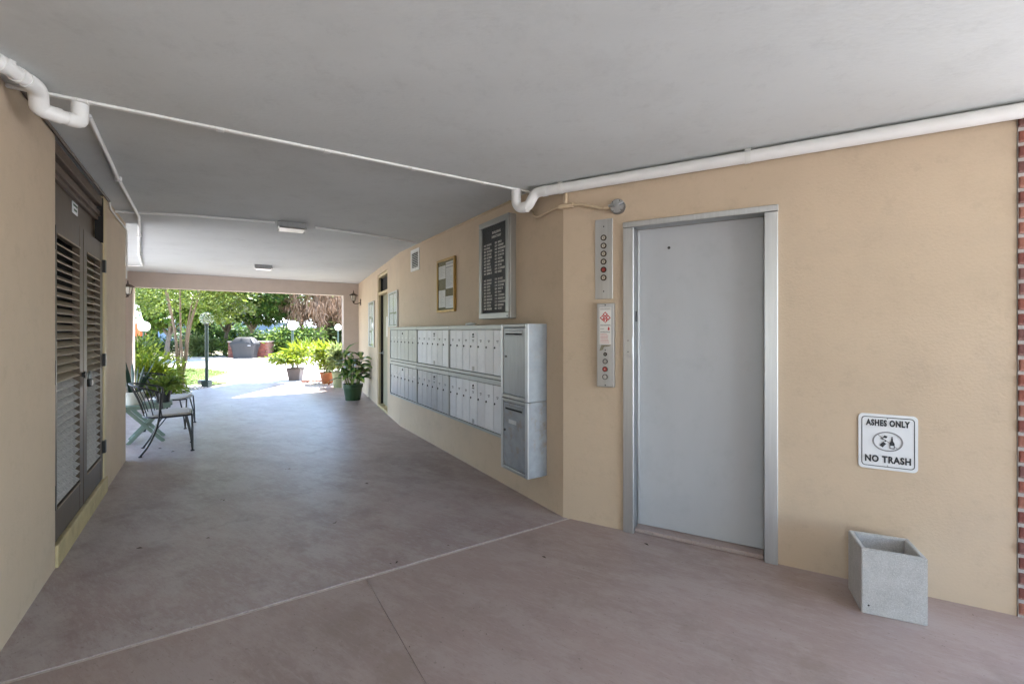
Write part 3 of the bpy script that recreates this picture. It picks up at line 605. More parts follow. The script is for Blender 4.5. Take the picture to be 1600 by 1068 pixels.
# ------------------------------------------------------------------ wall sign
def sign():
    t = empty('wall_sign', FE @ Matrix.Translation((1.942, -0.002, 0.658)))
    tag(t, 'white square sign reading ASHES ONLY NO TRASH above the concrete bin', 'sign')
    def rounded(w, h, r, n=5):
        P = []
        for cx, cz, a0 in ((w / 2 - r, h / 2 - r, 0), (-w / 2 + r, h / 2 - r, 90), (-w / 2 + r, -h / 2 + r, 180), (w / 2 - r, -h / 2 + r, 270)):
            for k in range(n + 1):
                a = R(a0 + 90 * k / n); P.append((cx + r * math.cos(a), cz + r * math.sin(a)))
        return P
    W, H = 0.258, 0.308; cz = H / 2
    P = rounded(W, H, 0.022); n = len(P)
    b = MB(); b.add([(x, -0.004, z + cz) for x, z in P] + [(x, 0, z + cz) for x, z in P], [tuple(range(n)), tuple(range(2 * n - 1, n - 1, -1))] + [(i, n + i, n + (i + 1) % n, (i + 1) % n) for i in range(n)])
    part('plate', 'sign_white', t, b)
    A = rounded(W - 0.026, H - 0.030, 0.018); B = rounded(W - 0.034, H - 0.038, 0.015)
    b = MB(); b.add([(x, -0.0052, z + cz) for x, z in A] + [(x, -0.0052, z + cz) for x, z in B], [(i, (i + 1) % n, n + (i + 1) % n, n + i) for i in range(n)])
    part('border', 'sign_black', t, b)
    for txt, z, w, s in (('ASHES ONLY', 0.258, 0.192, 0.046), ('NO TRASH', 0.056, 0.200, 0.05)):
        me = text_mesh(txt, s, w, 0.0022); me.materials.append(M['sign_black'])
        o = link('lettering', me, t); o.location = (0, -0.0048, z); o['kind'] = 'stuff'
    c = 0.158
    part('ban_ring', 'sign_grey', t, MB().ring_y(0, c, 0.049, 0.055, -0.0056, -0.0045, 36, 1.22))
    part('ban_bar', 'sign_grey', t, MB().box(-0.058, 0.058, -0.0058, -0.0047, -0.0016, 0.0016, m=Matrix.Translation((0, 0, c)) @ Matrix.Rotation(R(40), 4, 'Y')))
    def poly(pts, m='sign_black'): part('pictogram', m, t, MB().add([(x, -0.0066, z + c) for x, z in pts], [tuple(range(len(pts)))]))
    poly([(-0.036, -0.022), (-0.022, -0.034), (-0.006, -0.012), (-0.019, -0.001)])
    poly([(-0.016, 0.003), (-0.010, -0.002), (-0.004, 0.004), (-0.010, 0.009)])
    poly([(-0.022, 0.022), (-0.006, 0.018), (0.000, 0.030), (-0.014, 0.034)])
    poly([(-0.034, 0.016), (-0.022, 0.010), (-0.014, 0.014), (-0.026, 0.018)])
    bx = 0.019
    poly([(bx - 0.011, -0.038), (bx + 0.011, -0.038), (bx + 0.011, -0.008), (bx + 0.004, 0.006), (bx + 0.004, 0.022), (bx - 0.004, 0.022), (bx - 0.004, 0.006), (bx - 0.011, -0.008)])
    poly([(bx - 0.003, 0.023), (bx + 0.003, 0.023), (bx + 0.003, 0.029), (bx - 0.003, 0.029)])
    part('pictogram', 'sign_white', t, MB().add([(bx - 0.007, -0.0074, c - 0.033), (bx + 0.007, -0.0074, c - 0.033), (bx + 0.007, -0.0074, c - 0.020), (bx - 0.007, -0.0074, c - 0.020)], [(0, 1, 2, 3)]))
    for z in (0.293 - 0.008, 0.024): part('screw', 'steel_dull', t, MB().disc_y(0, z, 0.003, -0.0068, -0.004, 8))
sign()

# ------------------------------------------------------------------ concrete ash bin
def ash_bin():
    t = empty('ash_bin', at(1.778, 2.248, 0, math.atan2(-0.106, 0.236)))
    tag(t, 'square speckled concrete ash bin standing on the floor under the sign', 'bin')
    w, d, h, k = 0.262, 0.235, 0.326, 0.022
    V = [(0, 0, 0), (w, 0, 0), (w, d, 0), (0, d, 0), (0, 0, h), (w, 0, h), (w, d, h), (0, d, h),
         (k, k, h), (w - k, k, h), (w - k, d - k, h), (k, d - k, h), (k + .01, k + .01, h - 0.16), (w - k - .01, k + .01, h - 0.16), (w - k - .01, d - k - .01, h - 0.16), (k + .01, d - k - .01, h - 0.16)]
    Fc = [(3, 2, 1, 0), (0, 1, 5, 4), (1, 2, 6, 5), (2, 3, 7, 6), (3, 0, 4, 7), (4, 5, 9, 8), (5, 6, 10, 9), (6, 7, 11, 10), (7, 4, 8, 11), (8, 9, 13, 12), (9, 10, 14, 13), (10, 11, 15, 14), (11, 8, 12, 15), (12, 13, 14, 15)]
    b = MB().add(V, Fc); o = part('shell', 'agg', t, b)
    bm = bmesh.new(); bm.from_mesh(o.data)
    es = [e for e in bm.edges if e.calc_face_angle(0) > 0.5 and min(v.co.z for v in e.verts) > -0.001]
    bmesh.ops.bevel(bm, geom=es, offset=0.004, segments=2, affect='EDGES'); bm.to_mesh(o.data); bm.free()
    b = MB(); r_ = random.Random(8)
    part('ash_fill', 'agg_dark', t, MB().box(k + .011, w - k - .011, k + .011, d - k - .011, h - 0.159, h - 0.105))
    part('drain_hole', 'dark', t, MB().disc_y(0.03, 0.045, 0.0045, -0.001, 0.006, 10))
ash_bin()

# ------------------------------------------------------------------ mailboxes
MD = 0.165      # how far they stand out from the wall
def uM(s): return LEN_M - s
def mail_unit(s_far, s_near, z0, z1, n, m, label, white_lbl):
    x0, x1 = uM(s_far), uM(s_near); W = x1 - x0; H = z1 - z0
    t = empty('mailbox_unit', FM @ Matrix.Translation((x0, 0, z0))); tag(t, label, 'mailboxes', 'wall of apartment mailboxes')
    part('cabinet', 'galv', t, MB().box(0.001, W - 0.001, -MD + 0.02, 0, 0.001, H - 0.001))
    fr = 0.017; up = z0 > 0.9; ft = 0.042 if up else 0.046; fb = 0.034 if up else 0.026
    part('frame', 'alu_frame', t, MB().box(0.001, W - 0.001, -MD - 0.006, -MD + 0.019, H - ft, H - 0.001, bev=0.003))
    part('frame', 'alu_frame', t, MB().box(0.001, W - 0.001, -MD - 0.006, -MD + 0.019, 0.001, fb, bev=0.003))
    part('frame', 'alu_frame', t, MB().box(0.001, fr, -MD - 0.007, -MD + 0.019, fb + 0.001, H - ft - 0.001, bev=0.003))
    part('frame', 'alu_frame', t, MB().box(W - fr, W - 0.001, -MD - 0.007, -MD + 0.019, fb + 0.001, H - ft - 0.001, bev=0.003))
    a = fr + 0.003; dw = (W - 2 * a) / n; zb = fb + 0.004; zt = H - ft - 0.004; r_ = random.Random(int(s_far * 100) + int(z0 * 10))
    for i in range(n):
        X0 = a + i * dw + 0.0022; X1 = a + (i + 1) * dw - 0.0022
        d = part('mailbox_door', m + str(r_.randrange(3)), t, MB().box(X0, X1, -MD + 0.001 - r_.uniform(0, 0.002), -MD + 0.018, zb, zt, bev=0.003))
        yy = -MD - 0.0022; hh = zt - zb; cx = (X0 + X1) / 2
        part('lock', 'black', d, MB().disc_y(X0 + dw * 0.16, zb + hh * 0.60, 0.009, yy - 0.005, yy + 0.002, 12))
        b = MB(); xx = X0 + dw * 0.22
        for rowz, n_ in ((0.755, 5), (0.725, 3)):
            x = cx - 0.008 * n_ / 2
            for q in range(n_): b.box(x, x + 0.006, yy - 0.0006, yy, zb + hh * rowz - 0.004, zb + hh * rowz + 0.004); x += 0.008
        part('name_label', 'ink' if white_lbl else 'mail_reflect_pale', d, b, kind='stuff')
        if i == n // 2:
            part('lock', 'black', d, MB().disc_y(cx, zb + hh * 0.89, 0.010, yy - 0.006, yy + 0.002, 12))
            if n == 6 or white_lbl:
                part('crest', 'ink', d, MB().box(cx - 0.022, cx + 0.022, yy - 0.0008, yy, zb + hh * 0.815, zb + hh * 0.845))
                part('maker_plate', 'alu_frame', d, MB().box(cx - 0.022, cx + 0.022, yy - 0.0015, yy, zb + 0.008, zb + 0.05))
ZU = (1.000, 1.490); ZL = (0.497, 0.998)
mail_unit(3.835, 2.722, *ZU, 7, 'mail_reflect_dull', 'upper grey mailbox unit of seven doors at the far end, nearest the olive door', False)
mail_unit(3.835, 2.722, *ZL, 7, 'mail_reflect_dull', 'lower grey mailbox unit of seven doors at the far end, nearest the olive door', False)
mail_unit(2.720, 1.742, *ZU, 6, 'mail_reflect_pale', 'upper metal mailbox unit painted with bright reflection, six doors in the middle of the bank', True)
mail_unit(2.720, 1.742, *ZL, 6, 'mail_reflect_dull', 'lower grey mailbox unit of six doors in the middle of the bank', True)
mail_unit(1.740, 0.612, *ZU, 7, 'mail_reflect_pale', 'upper metal mailbox unit painted with bright reflection, seven doors beside the tall parcel lockers', True)
mail_unit(1.740, 0.612, *ZL, 7, 'mail_reflect_pale', 'lower metal mailbox unit painted with bright reflection, seven doors beside the tall parcel lockers', True)
def parcel(z0, z1, mb, md, label, lower):
    x0, x1 = uM(0.610), uM(0.205); W = x1 - x0; H = z1 - z0
    t = empty('parcel_locker', FM @ Matrix.Translation((x0, 0, z0))); tag(t, label, 'parcel locker', 'parcel lockers at the near end of the mailboxes')
    part('cabinet', mb, t, MB().box(0.001, W - 0.001, -MD - 0.012, 0, 0.001, H - 0.001, bev=0.002))
    y = -MD - 0.012
    for a0, a1, c0, c1 in ((0.0, 0.032, 0.001, H - 0.001), (W - 0.038, W + 0.003, 0.001, H - 0.001), (0.033, W - 0.039, H - 0.03, H - 0.001), (0.033, W - 0.039, 0.001, 0.032)):
        part('frame', 'alu_frame' if a1 - a0 > 0.05 else 'steel', t, MB().box(a0, a1, y - 0.016, y - 0.0005, c0, c1, bev=0.005))
    d = part('locker_door', md, t, MB().box(0.036, W - 0.042, y - 0.010, y - 0.0006, 0.036, H - 0.034, bev=0.003))
    yd = y - 0.010
    s = part('pull_slot', 'steel_dull', d, MB().box(0.062, W - 0.07, yd - 0.004, yd - 0.0004, H - 0.10, H - 0.055, bev=0.002))
    part('slot_shadow', 'dark', d, MB().box(0.072, W - 0.08, yd - 0.0052, yd - 0.0042, H - 0.092, H - 0.078))
    if lower:
        b = MB(); r_ = random.Random(3); x = 0.12
        M['scratch'] = mat('scraped_paint', (0.55, 0.56, 0.57), 0.7)
        while x < 0.23: b.box(x, x + 0.013, yd - 0.0010, yd - 0.0003, H - 0.205, H - 0.172); x += 0.017
        part('faded_print', 'scratch', d, b, kind='stuff')
        part('lock', 'black', d, MB().disc_y(0.058, H * 0.55, 0.011, yd - 0.006, yd + 0.001, 12))
    else:
        part('lock', 'black', d, MB().disc_y(0.075, H * 0.56, 0.010, yd - 0.006, yd + 0.001, 12))
parcel(0.868, 1.492, 'galv', 'steel_dull', 'upper grey metal parcel locker at the near end of the mailboxes', False)
parcel(0.262, 0.866, 'galv_worn', 'galv_worn', 'lower rust-specked parcel locker reaching below the mailboxes', True)
o = MB().lathe([(0.03, 0), (0.055, 0.004), (0.05, 0.022), (0.0, 0.03)], 16).build('small_dish', 'sign_white')
o.matrix_world = FM @ Matrix.Translation((uM(1.36), -0.10, 1.491)); tag(o, 'small white dish lying on top of the mailboxes below the directory', 'dish')

# ------------------------------------------------------------------ directory board, framed notice, vent, notice boards
def letters(b, x0, x1, z, h, y, r_):
    x = x0
    while x < x1 - h * 0.4:
        w = h * r_.uniform(0.45, 0.62)
        k = r_.randrange(4)
        b.box(x, x + w * 0.32, y, y + 0.0012, z, z + h)
        if k != 0: b.box(x + w * 0.66, x + w, y, y + 0.0012, z, z + h)
        if k != 3: b.box(x + w * 0.33, x + w * 0.65, y, y + 0.0012, z + h * 0.72, z + h)
        if k in (0, 2): b.box(x + w * 0.33, x + w * 0.65, y, y + 0.0012, z, z + h * 0.25)
        x += w + h * 0.22
def directory():
    x0, x1 = uM(1.215), uM(0.662); W = x1 - x0; H = 0.938
    t = empty('directory_board', FM @ Matrix.Translation((x0, 0, 1.547))); tag(t, 'glazed metal directory case with white letters on black, above the mailboxes', 'directory')
    part('case', 'steel', t, MB().box(0, W, -0.062, 0, 0, H, bev=0.003))
    fw = 0.052
    for a in ((0, W, 0, fw * 1.1), (0, W, H - fw, H), (0, fw, fw * 1.1 + 0.001, H - fw - 0.001), (W - fw, W, fw * 1.1 + 0.001, H - fw - 0.001)):
        part('frame', 'alu_frame', t, MB().box(a[0], a[1], -0.084, -0.0625, a[2], a[3], bev=0.005))
    bd = part('letter_board', 'letter_board', t, MB().box(fw, W - fw, -0.066, -0.0625, fw * 1.1, H - fw))
    b = MB(); r_ = random.Random(21); y = -0.0675
    for txt, z, w in (('BUILDING', H - 0.125, 0.15), ('DIRECTORY', H - 0.165, 0.17)):
        me = text_mesh(txt, 0.03, w, 0.0008); me.materials.append(M['letter']); o = link('lettering', me, bd); o.location = (W * 0.57, -0.0668, z); o['kind'] = 'stuff'
    rows = [H - 0.235 - i * 0.0305 for i in range(10)] + [H - 0.575 - i * 0.0305 for i in range(10)]
    for i, z in enumerate(rows):
        for c0, mx in ((fw + 0.025, 0.17), (fw + 0.235, 0.19)):
            letters(b, c0, c0 + 0.045, z, 0.018, y, r_); letters(b, c0 + 0.056, c0 + r_.uniform(0.11, mx), z, 0.018, y, r_)
    part('letter_row', 'letter', bd, b, kind='stuff')
    part('pane', 'glass', t, MB().box(fw + 0.001, W - fw - 0.001, -0.0775, -0.0745, fw * 1.1 + 0.001, H - fw - 0.001))
    part('lock', 'black', t, MB().disc_y(W - 0.02, 0.022, 0.008, -0.0865, -0.083, 12))
directory()
def framed_notice():
    x0, x1 = uM(2.41), uM(1.905); W = x1 - x0; H = 0.632
    t = empty('framed_notice', FM @ Matrix.Translation((x0, 0, 1.656))); tag(t, 'gilt framed notice with four white sheets, left of the directory', 'frame')
    f_ = 0.028
    for a in ((0, W, 0, f_), (0, W, H - f_, H), (0, f_, f_ + 0.0005, H - f_ - 0.0005), (W - f_, W, f_ + 0.0005, H - f_ - 0.0005)):
        part('frame', 'gold', t, MB().box(a[0], a[1], -0.032, 0, a[2], a[3], bev=0.006))
    bk = part('backing', 'cork', t, MB().box(f_, W - f_, -0.014, -0.001, f_, H - f_))
    r_ = random.Random(9)
    for (a0, a1, c0, c1) in ((0.03, 0.235, 0.40, 0.555), (0.242, 0.468, 0.275, 0.585), (0.03, 0.228, 0.06, 0.265), (0.235, 0.468, 0.045, 0.185)):
        sh = part('sheet', 'paper', bk, MB().box(a0 + 0.004, a1, -0.0165, -0.0142, c0, c1))
    b = MB()
    for (a0, a1, c0, c1) in ((0.05, 0.22, 0.42, 0.54), (0.255, 0.45, 0.30, 0.50), (0.05, 0.21, 0.08, 0.25), (0.25, 0.45, 0.06, 0.17)):
        z = c1
        while z > c0: b.box(a0, a0 + (a1 - a0) * r_.uniform(0.5, 1), -0.0174, -0.0166, z - 0.003, z); z -= 0.011
    for z in (0.555, 0.515): b.box(0.25, 0.45, -0.0175, -0.0166, z, z + 0.016)
    M['faint'] = mat('faint_print', (0.42, 0.42, 0.41), 0.8)
    part('print', 'faint', bk, b, kind='stuff')
    part('pane', 'glass', t, MB().box(f_, W - f_, -0.024, -0.022, f_, H - f_))
framed_notice()
def vent():
    x0, x1 = uM(3.39), uM(3.06); W = x1 - x0; H = 0.30
    t = empty('wall_vent', FM @ Matrix.Translation((x0, 0, 2.268))); tag(t, 'small louvered wall vent high up near the passage bend', 'vent')
    f_ = 0.045
    for a in ((0, W, 0, f_), (0, W, H - f_, H), (0, f_, f_ + 0.0005, H - f_ - 0.0005), (W - f_, W, f_ + 0.0005, H - f_ - 0.0005)):
        part('frame', 'trim_white', t, MB().box(a[0], a[1], -0.012, 0, a[2], a[3], bev=0.003))
    part('backing', 'dark', t, MB().box(f_, W - f_, -0.002, 0.0, f_, H - f_))
    for i in range(9):
        z = f_ + 0.012 + i * 0.0235
        part('slat', 'trim_white', t, MB().box(f_, W - f_, -0.012, 0.012, -0.0015, 0.0015, m=Matrix.Translation((0, -0.013, z)) @ Matrix.Rotation(R(40), 4, 'X')))
vent()
def uR(s): return LEN_R - s
def board(s0, s1, z0, z1, label, sheets, fm):
    x0, x1 = uR(s0), uR(s1); W = x1 - x0; H = z1 - z0
    t = empty('notice_board', FR @ Matrix.Translation((x0, 0, z0))); tag(t, label, 'notice board', 'notice boards beside the olive door')
    f_ = 0.022
    for a in ((0, W, 0, f_), (0, W, H - f_, H), (0, f_, f_ + 0.0005, H - f_ - 0.0005), (W - f_, W, f_ + 0.0005, H - f_ - 0.0005)):
        part('frame', fm, t, MB().box(a[0], a[1], -0.03, 0, a[2], a[3], bev=0.003))
    bk = part('backing', 'pot_pale', t, MB().box(f_, W - f_, -0.012, -0.001, f_, H - f_))
    for (a, b_, c, d) in sheets: part('sheet', 'paper', bk, MB().box(a * W, b_ * W, -0.0145, -0.0122, c * H, d * H))
    part('pane', 'glass_board', t, MB().box(f_, W - f_, -0.022, -0.020, f_, H - f_))
board(3.05, 2.37, 1.11, 2.04, 'tall glazed notice board on the garden side of the olive door', [(0.08, 0.48, 0.68, 0.94), (0.52, 0.92, 0.64, 0.92), (0.1, 0.5, 0.36, 0.62), (0.55, 0.9, 0.08, 0.35), (0.1, 0.45, 0.06, 0.32)], 'steel')
board(0.80, 0.10, 1.50, 2.065, 'wide pale notice board between the olive door and the mailboxes', [(0.07, 0.46, 0.42, 0.93), (0.54, 0.94, 0.42, 0.93), (0.1, 0.5, 0.06, 0.38), (0.55, 0.92, 0.06, 0.36)], 'steel')

# ------------------------------------------------------------------ pipes and conduits
def WP(F, x, y, z): return F @ Vector((x, y, z))
def big_pipe():
    t = empty('drain_pipe', FE @ Matrix.Translation((0, 0, 2.5))); inv = t.matrix_world.inverted()
    tag(t, 'white drain pipe under the ceiling above the elevator, with an elbow at the corner', 'pipe')
    def bld(name, m, pts, r, n=14): part(name, m, t, MB().tube([inv @ Vector(p) for p in pts], r, n))
    r = 0.038; d = -0.05; z = 2.516
    a = WP(FE, LEN_E + 0.9, d, z + 0.004); b_ = WP(FE, -0.02, d, z); c = WP(FM, uM(0.24), d - 0.01, z - 0.004)
    bld('pipe_run', 'pvc', [a, WP(FE, 1.3, d, z), WP(FE, 0.05, d, z)], r)
    S = curve_pts([WP(FE, x, d, zz_) for x, zz_ in ((0.06, z), (-0.10, z), (-0.175, z), (-0.215, z - 0.012), (-0.245, z - 0.050), (-0.272, z - 0.088), (-0.315, z - 0.104), (-0.355, z - 0.096), (-0.378, z - 0.065), (-0.383, z - 0.02), (-0.383, z + 0.12))], 5)
    bld('elbow', 'pvc', S, r * 1.02)
    for F, x, zz in ((FE, -0.13, z), (FE, -0.30, z - 0.102)):
        bld('coupling', 'pvc', [WP(F, x - 0.02, d, zz), WP(F, x + 0.02, d, zz)], r * 1.12)
    for x in (0.0, 1.255):
        p = MB(); 
        bld('clamp', 'trim_white', [WP(FE, x - 0.016, d, z), WP(FE, x + 0.016, d, z)], r * 1.10)
        o = MB().box(x - 0.016, x + 0.016, d - 0.012, d + 0.012, 0.036, 0.068).build('clamp_tab', 'trim_white', t); o.location = (0, 0, z - 2.5 - 0.02)
big_pipe()
def left_pipe():
    t = empty('drain_pipe', at(-2.12, 1.85, 2.5)); inv = t.matrix_world.inverted()
    tag(t, 'thick white drain pipe with two bends at the upper left corner', 'pipe')
    def bld(name, m, pts, r, n=16): part(name, m, t, MB().tube([inv @ Vector(p) for p in pts], r, n))
    r = 0.031
    bld('pipe_run', 'pvc', [(-1.95, 0.9, 2.530), (-2.107, 1.836, 2.530), (-2.133, 1.955, 2.530)], r)
    bld('elbow', 'pvc', curve_pts([(-2.126, 1.925, 2.530), (-2.138, 1.975, 2.529), (-2.160, 2.012, 2.518), (-2.180, 2.035, 2.488), (-2.192, 2.052, 2.464), (-2.180, 2.082, 2.459), (-2.165, 2.105, 2.458)], 6), r * 1.13)
    bld('pipe_run', 'pvc', [(-2.175, 2.09, 2.458), (-2.138, 2.155, 2.458)], r)
    bld('elbow', 'pvc', curve_pts([(-2.150, 2.133, 2.458), (-2.140, 2.155, 2.459), (-2.134, 2.170, 2.466), (-2.132, 2.178, 2.486), (-2.132, 2.180, 2.64)], 6), r * 1.08)
    f = lambda y: (-2.107 - (y - 1.836) * 0.22, y, 2.530)
    for y0, y1 in ((1.80, 1.828), (1.885, 1.91)): bld('coupling', 'pvc', [f(y0), f(y1)], r * 1.15)
    bld('coupling', 'pvc', [(-2.170, 2.098, 2.458), (-2.160, 2.116, 2.458)], r * 1.15)
    part('hanger', 'trim_white', t, MB().box(-0.03, 0.03, -0.012, 0.012, 0.03, 0.0645))
left_pipe()
def conduit(name, pts, r, m, label, clips=(), cat='conduit'):
    c = Vector(pts[0]); t = empty(name, Matrix.Translation(c)); tag(t, label, cat)
    part('tube', m, t, MB().tube([Vector(p) - c for p in pts], r, 8))
    for p in clips: part('clip', m, t, MB().box(-0.022, 0.022, -0.01, 0.01, -r * 1.3, r * 1.2, m=Matrix.Translation(Vector(p) - c)))
    return t
zc = Z_FAR - 0.016
conduit('conduit', [(-2.32, 2.42, zc), (-3.05, 3.42, zc), (-3.83, 4.53, zc), (-4.6, 5.45, zc), (-5.7, 6.75, zc), (-6.62, 7.90, zc)], 0.014, 'conduit_grey', 'grey ceiling conduit running from the left drain pipe towards the garden', [(-3.05, 3.42, zc), (-4.6, 5.45, zc), (-5.7, 6.75, zc)])
conduit('conduit', [(-6.62, 7.90, zc), (-7.3, 8.08, zc)], 0.010, 'conduit_grey', 'short ceiling conduit turning to the wall above the left lantern')
conduit('conduit', [(-4.02, 4.33, zc), (-3.3, 4.50, zc), (-2.58, 4.80, zc)], 0.012, 'conduit_grey', 'ceiling conduit from the left wall to the nearer ceiling light')
conduit('conduit', [(-2.24, 5.03, zc), (-1.75, 5.42, zc), (-1.36, 5.78, zc), (-1.27, 5.86, zc - 0.004)], 0.012, 'conduit_grey', 'ceiling conduit from the nearer ceiling light to the mailbox wall')
# brown cable along the top of the left wall
zz = Z_FAR - 0.012
conduit('wall_cable', [WP(FL, 0.2, -0.012, zz), WP(FL, 1.3, -0.012, zz), WP(FL, 2.48, -0.012, zz)], 0.010, 'brown_trim', 'brown painted cable along the ceiling over the louvered doors', cat='cable')
conduit('wall_cable', [WP(FL, 2.50, -0.012, zz), WP(FL, 2.56, -0.010, zz - 0.05), WP(FL, 3.45, -0.010, zz - 0.06), WP(FL, LEN_L - 0.01, -0.010, zz - 0.09), WP(FL, LEN_L + 0.004, -0.008, zz - 0.42), WP(FL, LEN_L + 0.004, -0.004, zz - 0.60)], 0.008, 'trim_white', 'thin white cable along the top of the left wall and down its corner', cat='cable')
# tan conduit with tee and round junction box by the elevator
t = empty('conduit', FE @ Matrix.Translation((0.035, 0, 2.37))); inv = t.matrix_world.inverted()
tag(t, 'tan painted conduit with a tee, leading to the round junction box', 'conduit')
def ins(F, L): return [inv @ WP(F, *p) for p in L]
part('tube', 'conduit_tan', t, MB().tube(ins(FE, [(0.035, -0.03, 2.385), (0.035, -0.03, 2.50)]), 0.013, 8))
part('tee', 'conduit_tan', t, MB().tube(ins(FE, [(-0.02, -0.028, 2.383), (0.095, -0.028, 2.383)]), 0.020, 10))
part('tube', 'conduit_tan', t, MB().tube([p for p in curve_pts(ins(FE, [(0.09, -0.028, 2.383), (0.15, -0.028, 2.379), (0.23, -0.028, 2.355), (0.30, -0.028, 2.332), (0.39, -0.028, 2.322)]), 5)], 0.012, 8))
part('tube', 'conduit_tan', t, MB().tube(curve_pts(ins(FE, [(-0.015, -0.028, 2.383)]) + ins(FM, [(uM(0.09), -0.03, 2.387), (uM(0.20), -0.025, 2.380), (uM(0.29), -0.025, 2.372), (uM(0.35), -0.025, 2.395), (uM(0.39), -0.025, 2.45)]), 5), 0.012, 8))
t = empty('junction_box', FE @ Matrix.Translation((0.430, 0, 2.325))); tag(t, 'round grey metal junction box left above the elevator door', 'junction box')
part('body', 'steel_dull', t, MB().disc_y(0, 0, 0.052, -0.04, 0, 22))
part('cover', 'steel', t, MB().disc_y(0, 0, 0.047, -0.044, -0.0402, 22))
part('hub', 'conduit_tan', t, MB().box(-0.10, -0.045, -0.046, -0.018, -0.012, 0.012, bev=0.005))
part('knuckle', 'steel', t, MB().tube([(-0.055, -0.05, 0.004), (-0.02, -0.058, 0.004)], 0.012, 8))
part('knuckle', 'steel', t, MB().tube([(0.015, -0.058, 0.006), (0.05, -0.054, 0.022)], 0.011, 8))
for x, z in ((-0.03, 0.03), (0.03, -0.03), (-0.028, -0.034), (0.02, 0.036)): part('screw', 'black', t, MB().disc_y(x, z, 0.004, -0.047, -0.0442, 8))

# ------------------------------------------------------------------ ceiling lights
def ceiling_light(x, y, label, rz):
    t = empty('ceiling_light', at(x, y, Z_FAR, rz)); tag(t, label, 'ceiling light', 'ceiling lights of the passage')
    part('housing', 'steel_dull', t, MB().box(-0.14, 0.14, -0.125, 0.125, -0.058, -0.0005, bev=0.004))
    part('lens', 'lens', t, MB().box(-0.126, 0.126, -0.11, 0.11, -0.072, -0.0585, bev=0.005))
    part('rim', 'steel', t, MB().box(-0.14, 0.14, 0.111, 0.124, -0.074, -0.0585, bev=0.003))
    part('latch', 'black', t, MB().box(0.1405, 0.15, -0.02, 0.02, -0.05, -0.03))
ceiling_light(-2.46, 4.93, 'square ceiling light nearer the camera, joined to the cross conduit', math.atan2(0.534, 0.845) - 0.05)
ceiling_light(-4.53, 8.05, 'square ceiling light farther away, close to the garden opening', math.atan2(0.534, 0.845) - 0.05)

# ------------------------------------------------------------------ lanterns
def lantern(mtx, label, arm):
    """Local: x out of the wall; the lantern hangs at the end of the arm."""
    t = empty('wall_lantern', mtx); tag(t, label, 'lantern', 'coach lanterns at the garden opening')
    part('backplate', 'bronze', t, MB().box(0, 0.018, -0.035, 0.035, -0.09, 0.06, bev=0.005))
    part('arm', 'bronze', t, MB().tube(curve_pts([(0.01, 0, -0.03), (arm * 0.5, 0, -0.055), (arm * 0.9, 0, -0.05), (arm, 0, -0.01)], 5), 0.010, 8))
    c = (arm, 0, 0)
    part('base', 'bronze', t, MB().lathe([(0.006, -0.05), (0.016, -0.03), (0.03, 0.0), (0.045, 0.012)], 6, c, False))
    part('glass_body', 'btn', t, MB().lathe([(0.040, 0.013), (0.066, 0.135)], 6, c, False))
    for k in range(6):
        a = math.pi / 3 * k
        part('glazing_bar', 'bronze', t, MB().tube([(arm + 0.044 * math.cos(a), 0.044 * math.sin(a), 0.01), (arm + 0.070 * math.cos(a), 0.070 * math.sin(a), 0.137)], 0.005, 5))
    part('roof', 'bronze', t, MB().lathe([(0.098, 0.136), (0.10, 0.146), (0.06, 0.178), (0.02, 0.196), (0.012, 0.205), (0.012, 0.22), (0.006, 0.26), (0.0, 0.27)], 6, c, False))
def wall_out(F, x, z): return F @ Matrix.Translation((x, 0, z)) @ Matrix.Rotation(R(-90), 4, 'Z')
lantern(wall_out(FR, uR(4.474), 2.15), 'bronze coach lantern on the right wall by the garden opening', 0.17)
ls = math.hypot(LB[0] + 7.86, LB[1] - 8.63)
lantern(wall_out(FS, ls - 0.85, 2.105), 'bronze coach lantern at the left end of the lintel', 0.385)

